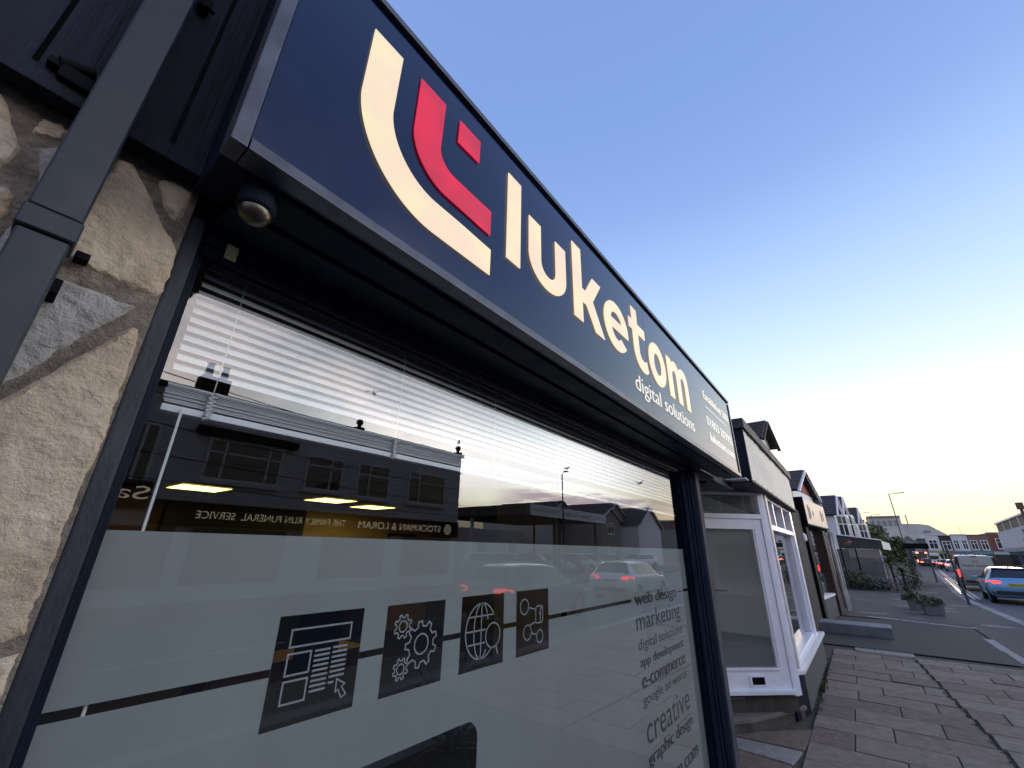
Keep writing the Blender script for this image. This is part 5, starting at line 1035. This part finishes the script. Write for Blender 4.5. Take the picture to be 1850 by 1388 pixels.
def vehicle(label, cat, st, m_, cab, wheels, lights='on', name='parked_car', group=None, side_glass=True, rear_glass=True, wr=0.31, detail=True, blind=False):
    """st: stations (x, underside, belt, top, half width, roof half width); cab: (rear glass start/end, screen start/end) station indices"""
    t = thing(name, label, cat, (0, 0, 0), group)
    def ring(s):
        x, zb, zl, zt, w, r = s
        return [(x, 0, zb), (x, w*0.80, zb), (x, w*0.97, zb+0.14), (x, w, (zb+zl)*0.5), (x, w*0.985, zl-0.06), (x, w*0.95, zl), (x, r+0.6*(w*0.95-r)*(1-min(1, (zt-zl)/0.4)), zt-min(0.05, (zt-zl)*0.4)), (x, r*0.75, zt-0.008), (x, 0, zt)]
    R_ = [ring(s) for s in st]; n = len(R_[0]); B, G, Wd = MB(), {}, {}
    r0, r1, s0, s1 = cab
    def key(i, k):
        if k == 5 and side_glass and r1 <= i < s1: return 'side'
        if k in (6, 7) and r0 <= i < r1 and rear_glass: return 'rear'
        if k in (6, 7) and s0 <= i < s1: return 'front'
        return None
    vs = []
    for sg in (1, -1):
        for i in range(len(R_)-1):
            for k in range(n-1):
                q = [R_[i][k], R_[i+1][k], R_[i+1][k+1], R_[i][k+1]]; q = [Vector((p[0], p[1]*sg, p[2])) for p in q]
                kk = key(i, k)
                if kk:
                    c = sum(q, Vector())/4; mg = 0.84 if kk == 'side' else 0.93
                    G.setdefault((kk, sg if kk == 'side' else 0), MB()).add(q if kk != 'side' else [Vector((c.x+(p.x-c.x)*(0.97 if r1 < i < s1-1 else 0.9), c.y+(p.y-c.y)*mg, c.z+(p.z-c.z)*mg))+Vector((0, 0.006*sg, 0.0)) for p in q], [(0, 1, 2, 3)])
                if not kk or kk == 'side': B.add(q, [(0, 1, 2, 3)])
    for R0 in (R_[0], R_[-1]): B.add([Vector(p) for p in R0]+[Vector((p[0], -p[1], p[2])) for p in R0[-2:0:-1]], [tuple(range(2*n-2))])
    body = B.build('body', m_, t); me = body.data; bm = bmesh.new(); bm.from_mesh(me); bmesh.ops.remove_doubles(bm, verts=bm.verts, dist=1e-4); bmesh.ops.recalc_face_normals(bm, faces=bm.faces); bm.to_mesh(me); bm.free()
    for p in me.polygons: p.use_smooth = True
    me.set_sharp_from_angle(angle=math.radians(38))
    for (kk, sg), gm in G.items():
        nm = {'side': 'side_window', 'rear': 'rear_window', 'front': 'windscreen'}[kk]; gm.build(nm, CARGL, t, smooth=False)
    W = max(s[4] for s in st)
    for wx in wheels:
        for sg in (1, -1):
            y = sg*(W-0.10); w = MB().lathe((wx, y, wr), [(wr*0.6, -0.11), (wr*0.95, -0.10), (wr, -0.07), (wr, 0.07), (wr*0.95, 0.10), (wr*0.6, 0.105)], 20, 'y').build('wheel', TYRE, t, 0, True)
            MB().lathe((wx, y+sg*0.106, wr), [(wr*0.66, 0), (wr*0.60, 0.004*sg), (wr*0.2, -0.002*sg)], 16, 'y').build('rim', RIM, w)
            MB().add([(wx+(wr+0.05)*math.cos(a), sg*(W+0.002), wr+(wr+0.05)*math.sin(a)) for a in [math.pi*k/12 for k in range(13)]], [tuple(range(13))]).build('wheel_arch', PLAS, t)
    L_ = st[-1][0]; w1 = st[2][4]
    tm = {'on': TAILON, 'hot': TAILHOT, 'off': TAILOFF}[lights]
    zl = st[2][2]
    for sg in (1, -1):
        if cat == 'van': MB().box(-0.015, sg*(w1-0.15), 0.75, 0.10, sg*(w1+0.005), 1.15).build('tail_light', tm, t, 0.02)
        else:
            pts = [(-0.005, sg*w1*0.52, zl-0.09), (-0.005, sg*w1*0.52, zl-0.02), (0.04, sg*w1*0.80, zl+0.02), (0.10, sg*w1*0.985, zl+0.0), (0.30, sg*w1*1.02, zl-0.01), (0.28, sg*w1*1.02, zl-0.10), (0.05, sg*w1*0.92, zl-0.17), (0.0, sg*w1*0.75, zl-0.12)]
            MB().add(pts+[(p[0]+0.12, p[1]*0.9, p[2]) for p in pts], [tuple(range(8)), tuple(reversed(range(8, 16)))]+[(i, (i+1) % 8, 8+(i+1) % 8, 8+i) for i in range(8)]).build('tail_light', tm, t, 0.006)
        MB().box(L_-0.42, sg*(st[-2][4]-0.20), 0.60, L_-0.12, sg*(st[-2][4]+0.02), 0.72).build('headlight', HEADL, t, 0.03)
        if detail: MB().box(st[s1][0]-0.25, sg*(W-0.02), st[s1][2]-0.02, st[s1][0]-0.10, sg*(W+0.17), st[s1][2]+0.12).build('mirror', m_, t, 0.03)
    if detail:
        zp = 0.78 if cat != 'van' else 0.60; xp = -0.012 if cat != 'van' else -0.01
        pl_ = MB().box(xp-0.02, -0.26, zp-0.055, xp+0.012, 0.26, zp+0.055).build('number_plate', PLATEY, t)
        MB().box(-0.012, -0.68, st[0][1]-0.02, 0.12, 0.68, st[0][1]+0.13).build('bumper_insert', PLAS, t, 0.03)
        p3 = lambda u, v, w: (xp-0.0215, -u, v)
        flat('plate_text', fit(text_loops('WA67 VKE'), -0.23, 0.23, zp-0.035, 0.10), DARK, pl_, p3)
    return t
zr = -0.11
bc = vehicle('light blue hatchback with glowing red tail lamps nearest the kerb', 'car', HATCH, paint('light blue car paint', (0.17, 0.38, 0.62)), (3, 5, 8, 9), (0.72, 3.25), 'on', 'hatchback')
MB().box(0.40, -0.56, 1.405, 0.60, 0.56, 1.44).build('spoiler', paint('light blue car paint', ()), bc, 0.012); MB().tube([(0.75, 0, 1.45), (0.70, 0, 1.50)], 0.02, 6).build('aerial', DARK, bc)
for sg in (1, -1): MB().prism([(0.03, sg*0.55, 0.38), (0.0, sg*0.80, 0.40), (0.02, sg*0.82, 0.52)], (0.05, 0, 0)).build('bumper_vent', PLAS, bc)
place(bc, (28.7, -5.06, zr), math.radians(-3.5))
van = vehicle('grey panel van with dark lettering on its rear doors', 'van', VAN, paint('silver grey van paint', (0.30, 0.305, 0.30), 0.4), (9, 9, 7, 8), (0.85, 3.9), 'on', 'panel_van', side_glass=False, rear_glass=False, wr=0.34)
vr = MB().add([(-0.012, -0.72, 0.70), (-0.012, 0.72, 0.70), (-0.012, 0.72, 1.16), (-0.012, -0.72, 1.16), (0.062, -0.66, 1.84), (0.062, 0.66, 1.84)], [(0, 1, 2, 3), (3, 2, 5, 4)]).build('rear_door', paint('silver grey van paint', ()), van)
for sg in (1, -1): MB().add([(0.0, sg*0.74, 0.4), (0.0, sg*0.93, 0.4), (0.03, sg*0.94, 1.2), (0.085, sg*0.84, 1.86), (0.06, sg*0.70, 1.86), (0.0, sg*0.74, 1.2)], [tuple(range(6))]).build('rear_pillar', PLAS, van)
v3 = lambda u, v, w: (-0.02+max(0, (v-1.16))*0.108-0.004, -u, v)
flat('lettering', fit(text_loops('PARK GREEN'), -0.60, 0.60, 1.32, 0.17), MATS['dark sign lettering'], van, v3); flat('lettering', fit(text_loops('PG'), -0.12, 0.12, 1.56, 0.15), MATS['dark sign lettering'], van, v3)
MB().box(-0.03, -0.3, 0.78, -0.012, 0.3, 0.83).build('door_handle', PLAS, van); MB().box(0.03, -0.12, 1.88, 0.07, 0.12, 1.92).build('brake_lamp', PLAS, van)
place(van, (38.2, -5.40, zr), math.radians(-5))
CP = {'dark': paint('black car paint', (0.012, 0.012, 0.015)), 'white': paint('white car paint', (0.62, 0.63, 0.65)), 'silver': paint('silver car paint', (0.35, 0.36, 0.38)), 'grey': paint('grey car paint', (0.10, 0.105, 0.115)), 'red': paint('dark red car paint', (0.12, 0.012, 0.015))}
QG = 'vehicles queuing up the road'; cabc = (3, 5, 8, 9); TALL = lambda k: [(a_, b_, c_, d_*k if d_ > 1.3 else d_, e_, f_) for a_, b_, c_, d_, e_, f_ in VAN]
for x, y, c, s_, lab, lt in ((60, -8.0, 'dark', ESTATE, 'black estate car just beyond the grey van, its wheels at the gutter', 'on'), (84, -9.75, 'white', HATCH, 'small white hatchback with one bright lamp left of the grey van', 'hot'),
        (97, -10.5, 'red', HATCH, 'dark red hatchback glowing with brake lamps right of the notice board post', 'hot'), (104, -10.9, 'silver', ESTATE, 'silver estate with brake lamps between the red hatchback and the tall white van', 'hot'), (112, -9.55, 'dark', HATCH, 'black hatchback with brake lamps below the notice board', 'hot'), (90, -13.2, 'grey', ESTATE, 'charcoal estate in the outer lane beyond the grey van', 'hot')):
    v = vehicle(lab, 'car', s_, CP[c], cabc, (0.75, 3.3 if s_ is HATCH else 3.75), lt, 'queued_car', QG); place(v, (x, y, zr), azr)
v = vehicle('white high roofed van queuing beyond the notice board post', 'van', TALL(1.25), CP['white'], (9, 9, 7, 8), (0.85, 3.9), 'hot', 'queued_van', QG, False, True); MB().box(-0.02, -0.65, 1.35, 0.09, 0.65, 2.0).build('rear_window', CARGL, v); place(v, (116, -11.1, zr), azr)
v = vehicle('tall dark box van at the head of the queue with high red marker lights', 'van', TALL(1.4), CP['dark'], (9, 9, 7, 8), (0.85, 3.9), 'hot', 'queued_van', QG, False, True)
for sg in (1, -1): MB().box(-0.04, sg*0.5, 2.4, 0.1, sg*0.85, 2.62).build('marker_light', TAILHOT, v)
place(v, (124, -10.2, zr), azr)
v = vehicle('dark van coming past the olive shop fascia', 'van', TALL(1.15), CP['dark'], (9, 9, 7, 8), (0.85, 3.9), 'off', 'queued_van', QG, False, False); place(v, (108, -12.9, zr), azr)
# the two cars that pass outside the frame and show in the window
wc = vehicle('white estate car with red tail lamps mirrored in the shop window', 'car', ESTATE, CP['white'], (3, 5, 8, 9), (0.78, 3.75), 'on', 'estate_car'); place(wc, (16.6, -5.95, zr), math.radians(-2))
dc = vehicle('dark hatchback mirrored faintly in the frosted film', 'car', [(a*1.1, b, c, d, e, f_) for a, b, c, d, e, f_ in HATCH], CP['grey'], (3, 5, 8, 9), (0.8, 3.55), 'on', 'hatchback'); place(dc, (8.9, -5.9, zr), 0)

# ================================================================ ACROSS THE ROAD (seen in the glass)
ob = thing('shop_block', 'long two storey rendered block mirrored in the shop window', 'building', (3, -15, 0))
OW = mat('dull grey render', (0.52, 0.50, 0.51), 0.85, var=0.12, vscale=0.8)
MB().box(-22, -25, 0, 17.1, -15, 6.55).build('wall', OW, ob); MB().box(-22.1, -25, 6.551, 17.2, -14.85, 6.72).build('parapet', DARK, ob)
def bwin(x0, z0, x1, z1, mulls, trans): 
    f = MB(); y = -15; w = 0.09
    f.box(x0, y-0.02, z0, x0+w, y+0.08, z1); f.box(x1-w, y-0.02, z0, x1, y+0.08, z1); f.box(x0+w+.001, y-0.02, z1-w, x1-w-.001, y+0.08, z1); f.box(x0+w+.001, y-0.02, z0, x1-w-.001, y+0.08, z0+w)
    for u in mulls: xx = x0+(x1-x0)*u; f.box(xx-0.04, y-0.02, z0+w+.001, xx+0.04, y+0.075, z1-w-.001)
    for a, b, u in trans: zz = z0+(z1-z0)*u; f.box(x0+(x1-x0)*a+w+.002, y-0.02, zz-0.035, x0+(x1-x0)*b-.045, y+0.07, zz+0.035)
    o = f.build('window', mat('grey window paint', (0.62, 0.62, 0.64), 0.5), ob); MB().box(x0+w, y-0.02, z0+w, x1-w, y+0.03, z1-w).build('pane', FARGLASS, o); MB().box(x0-0.1, y, z0-0.12, x1+0.1, y+0.15, z0-0.002).build('sill', OW, o)
bwin(0.6, 3.4, 3.4, 5.3, (0.5, 0.86), ((0, 0.5, 0.6),)); bwin(4.75, 3.75, 7.3, 5.2, (0.22, 0.80), ((0, 0.22, 0.66), (0.22, 0.8, 0.66), (0.8, 1, 0.66))); bwin(8.25, 3.82, 9.9, 5.22, (0.66,), ((0, 0.66, 0.7), (0.66, 1, 0.7)))
bwin(10.6, 3.74, 12.35, 5.26, (0.36,), ((0, .36, 0.66), (.36, 1, 0.66))); bwin(13.45, 3.76, 15.95, 5.32, (0.28,), ((0, .28, 0.8), (.28, 1, 0.66)))
MB().box(4.3, -15, 5.25, 7.7, -14.7, 5.5).build('window_hood', DARK, ob)
MB().box(3.8, -15, 2.25, 17.0, -14.8, 3.0).build('fascia', DARK, ob)
SGN = mat('lit pale sign lettering', (0.5, 0.47, 0.4), 0.5, emit=(1.0, 0.86, 0.6), estr=1.2)
x3 = lambda u, v, w: (-u, -14.79+w, v)
flat('lettering', fit(text_loops('STOCKMAN & LORAM'), -15.7, -10.9, 2.47, 0.42), SGN, ob, x3); flat('lettering', fit(text_loops('THE FAMILY RUN FUNERAL  SERVICE'), -10.3, -4.9, 2.50, 0.34), SGN, ob, x3)
flat('emblem', [arc(-16.2, 2.62, 0.24, 0.24, 0, 352, 28), arc(-16.2, 2.62, 0.20, 0.20, 0, 352, 28)], SGN, ob, x3)
for k in range(8): flat('emblem', [arc(-16.2+0.11*math.cos(k*0.785), 2.62+0.11*math.sin(k*0.785), 0.04, 0.04, 0, 340, 8)], SGN, ob, x3)
MB().box(-9, -15, 2.7, 3.6, -14.85, 3.5).build('fascia', mat('brown fascia', (0.05, 0.03, 0.025), 0.7), ob); flat('lettering', fit(text_loops('Sam'), -3.55, -2.0, 2.95, 0.55), SGN, ob, x3)
for x in (-6, -2, 1.5, 5, 9.5, 13.5): MB().box(x, -15, 0.5, x+3.0, -14.93, 2.2).build('shop_window', FARGLASS, ob)
for x in (10.32, 16.75):
    f = MB().lathe((x, -14.95, 6.72), [(0.25, 0), (0.25, 0.06), (0.07, 0.10), (0.07, 0.18), (0.13, 0.24), (0.16, 0.32), (0.13, 0.42), (0.03, 0.48)], 14).build('ball_finial', DARK, ob, 0, True)
MB().box(4.0, -15.6, 6.7, 4.9, -14.95, 7.3).build('chimney', DARK, ob)
for k in range(2): MB().lathe((4.2+k*0.5, -15.2, 7.3), [(0.14, 0), (0.10, 0.5), (0.14, 0.52)], 10).build('pot', PAINT, ob)
def gull(label, loc, az, fly=False, s=1.0):
    t = thing('gull', label, 'bird', (0, 0, 0), 'gulls over the road'); W = mat('gull grey', (0.2, 0.2, 0.21), 0.8)
    MB().tube([(-0.26*s, 0, 0.16*s), (-0.12*s, 0, 0.17*s), (0.02*s, 0, 0.17*s), (0.14*s, 0, 0.22*s), (0.19*s, 0, 0.27*s), (0.25*s, 0, 0.26*s)], [0.01*s, 0.055*s, 0.075*s, 0.05*s, 0.045*s, 0.012*s], 8).build('body', W, t, 0, True)
    for sg in (1, -1):
        if fly: MB().add([(0.1*s, 0, 0.2*s), (-0.08*s, 0, 0.2*s), (-0.02*s, sg*0.3*s, 0.32*s), (0.1*s, sg*0.3*s, 0.33*s), (-0.1*s, sg*0.65*s, 0.24*s)], [(0, 1, 2, 3), (3, 2, 4)]).build('wing', W, t)
        else: MB().tube([(0.0, sg*0.03*s, 0.12*s), (0, sg*0.03*s, 0)], 0.008*s, 5).build('leg', W, t)
    place(t, loc, az)
gull('gull perched on the ball finial at the block corner', (16.75, -14.95, 7.2), 2.2)
cs = thing('car_sales_canopy', 'flat canopy with a pale car sales sign, mirrored in the window', 'canopy', (29, -18, 0))
MB().box(23.6, -24.5, 3.92, 35.3, -15.05, 4.60).build('roof', mat('dark canopy', (0.08, 0.075, 0.08), 0.8), cs); MB().box(24.0, -15.049, 3.9, 35.35, -14.95, 4.64).build('fascia', mat('pale grey sign', (0.7, 0.71, 0.74), 0.6), cs)
c3 = lambda u, v, w: (-u, -14.94+w, v); BLK = mat('dark red lettering', (0.14, 0.03, 0.035), 0.6)
flat('lettering', fit(text_loops('Preston Car Sales'), -32.6, -28.3, 4.12, 0.52), BLK, cs, c3); flat('lettering', fit(text_loops('We Buy Cars & Vans'), -27.6, -24.5, 4.2, 0.32), MATS['dark sign lettering'], cs, c3); flat('lettering', fit(text_loops('Sales Car & Vans'), -35.0, -33.0, 4.2, 0.26), MATS['dark sign lettering'], cs, c3)
for x, y, r in ((28.0, -15.6, 0.16), (28.6, -15.6, 0.12), (24.2, -20.5, 0.14), (34.5, -15.6, 0.12), (34.5, -22, 0.12)): MB().tube([(x, y, 0), (x, y, 3.92)], r, 10).build('column', PAINT if x == 24.2 else POLE, cs)
oh = thing('sales_office', 'low rendered office with door and windows behind the canopy', 'building', (30, -28, 0)); MB().box(22, -36, 0, 44, -28, 3.6).build('wall', mat('grey beige render', (0.6, 0.57, 0.54), 0.85), oh)
for x in (24, 27.5, 33, 38): MB().box(x, -28, 1.0, x+1.6, -27.93, 2.4).build('window', PAINT, oh); MB().box(x+0.12, -27.93, 1.1, x+1.48, -27.91, 2.3).build('pane', FARGLASS, oh)
MB().box(30.2, -28, 0, 31.3, -27.93, 2.2).build('door', mat('blue door', (0.1, 0.2, 0.32), 0.5), oh)
lamp_post('street lamp by the car sales canopy with a gull on its arm', 26.6, -14.0, 7.0, -0.5)
gull('gull perched on the street lamp by the car sales canopy', (26.6, -13.6, 7.1), 1.0)
gull('gull flying low over the rooftops in the mirrored sky', (52, -18, 9.3), 0.4, True, 2.0); gull('gull gliding higher above the shop block', (11.5, -16.0, 8.9), 2.4, True, 0.9)
gh1 = gable_house('pale gable end rising behind the car sales canopy', 7.5, 9, 5.2, 7.2, CREAM, SLATE, 0.3, (44.5, -25, 0), math.pi, 'win'); chimney(gh1, -2.6, 3, 6.2, 8.0, 0.9, 0.6, 3)
for i, (x, y, w, e, r, lab) in enumerate(((47, -20, 5, 5.2, 6.4, 'dark terraced house with chimneys left of the white gabled house'), (53, -22, 5.5, 6.0, 7.6, 'tall dark house behind the dark terrace'))): q = gable_house(lab, w, 8, e, r, mat('dark pebble render', (0.22, 0.21, 0.22), 0.9), SLATE, 0.2, (x, y, 0), math.pi, 'win'); chimney(q, 1.5, 3, r-1.0, r+0.9, 1.0, 0.6, 3)
wh = gable_house('white gabled house with dark band mirrored at the right of the window', 8.0, 9, 5.0, 7.3, mat('bright white render', (0.72, 0.72, 0.76), 0.7), SLATE, 0.35, (58, -19.5, 0), math.pi, None)
for x in (-2.6, 2.6): window(wh, x-0.55, 3.4, x+0.55, 4.9, -0.01); window(wh, x-0.55, 0.9, x+0.55, 2.3, -0.01)
MB().box(-4.02, -0.06, 2.62, 4.02, -0.001, 2.82).build('band', DARK, wh)
lamp_post('street lamp in front of the white gabled house across the road', 53.5, -14.5, 6.5, -0.5)
lot = vehicle('silver hatchback first in the row on the sales lot', 'car', HATCH, CP['silver'], (3, 5, 8, 9), (0.72, 3.25), 'off', 'parked_car', 'cars parked on the sales lot', detail=False); place(lot, (22.6, -19.5, 0.0), math.radians(75))
names = ['white', 'grey', 'silver', 'dark', 'white', 'silver', 'grey', 'white']
for k, c_ in enumerate(names):
    q = copy_tree(lot); q.location = (24.9+k*2.3, -19.3-0.15*(k % 2), 0.0); q['label'] = '%s hatchback on the sales lot, %s along the row from the shop block' % ({'white': 'white', 'grey': 'charcoal', 'silver': 'silver', 'dark': 'black'}[c_], ['second', 'third', 'fourth', 'fifth', 'sixth', 'seventh', 'eighth', 'ninth'][k])
    for ch_ in q.children:
        if ch_.name.startswith('body'): ch_.data = ch_.data.copy(); ch_.data.materials.clear(); ch_.data.materials.append(CP[c_])
v = vehicle('white estate parked in front of the white gabled house', 'car', ESTATE, CP['white'], (3, 5, 8, 9), (0.78, 3.75), 'off', 'parked_car', detail=False); place(v, (48, -15.8, 0.0), math.radians(200))
ww = thing('overhead_wires', 'thin overhead wires crossing in front of the mirrored shop block', 'wires', (0, -12, 6))
for k, (z0, z1, y0, y1) in enumerate(((6.3, 6.6, -14.7, -9.0), (5.6, 6.2, -14.7, -9.2), (4.7, 5.6, -14.7, -9.6), (3.9, 4.9, -14.7, -10.2), (3.3, 4.2, -14.6, -11.0))):
    MB().tube([(17.0-31*i/10, y0+(y1-y0)*i/10, z0+(z1-z0)*i/10-0.35*4*(i/10)*(1-i/10)) for i in range(11)], 0.014, 5).build('wire', DARK, ww)
for o in bpy.data.objects:
    if o.type == 'EMPTY': o.empty_display_size = 0.1
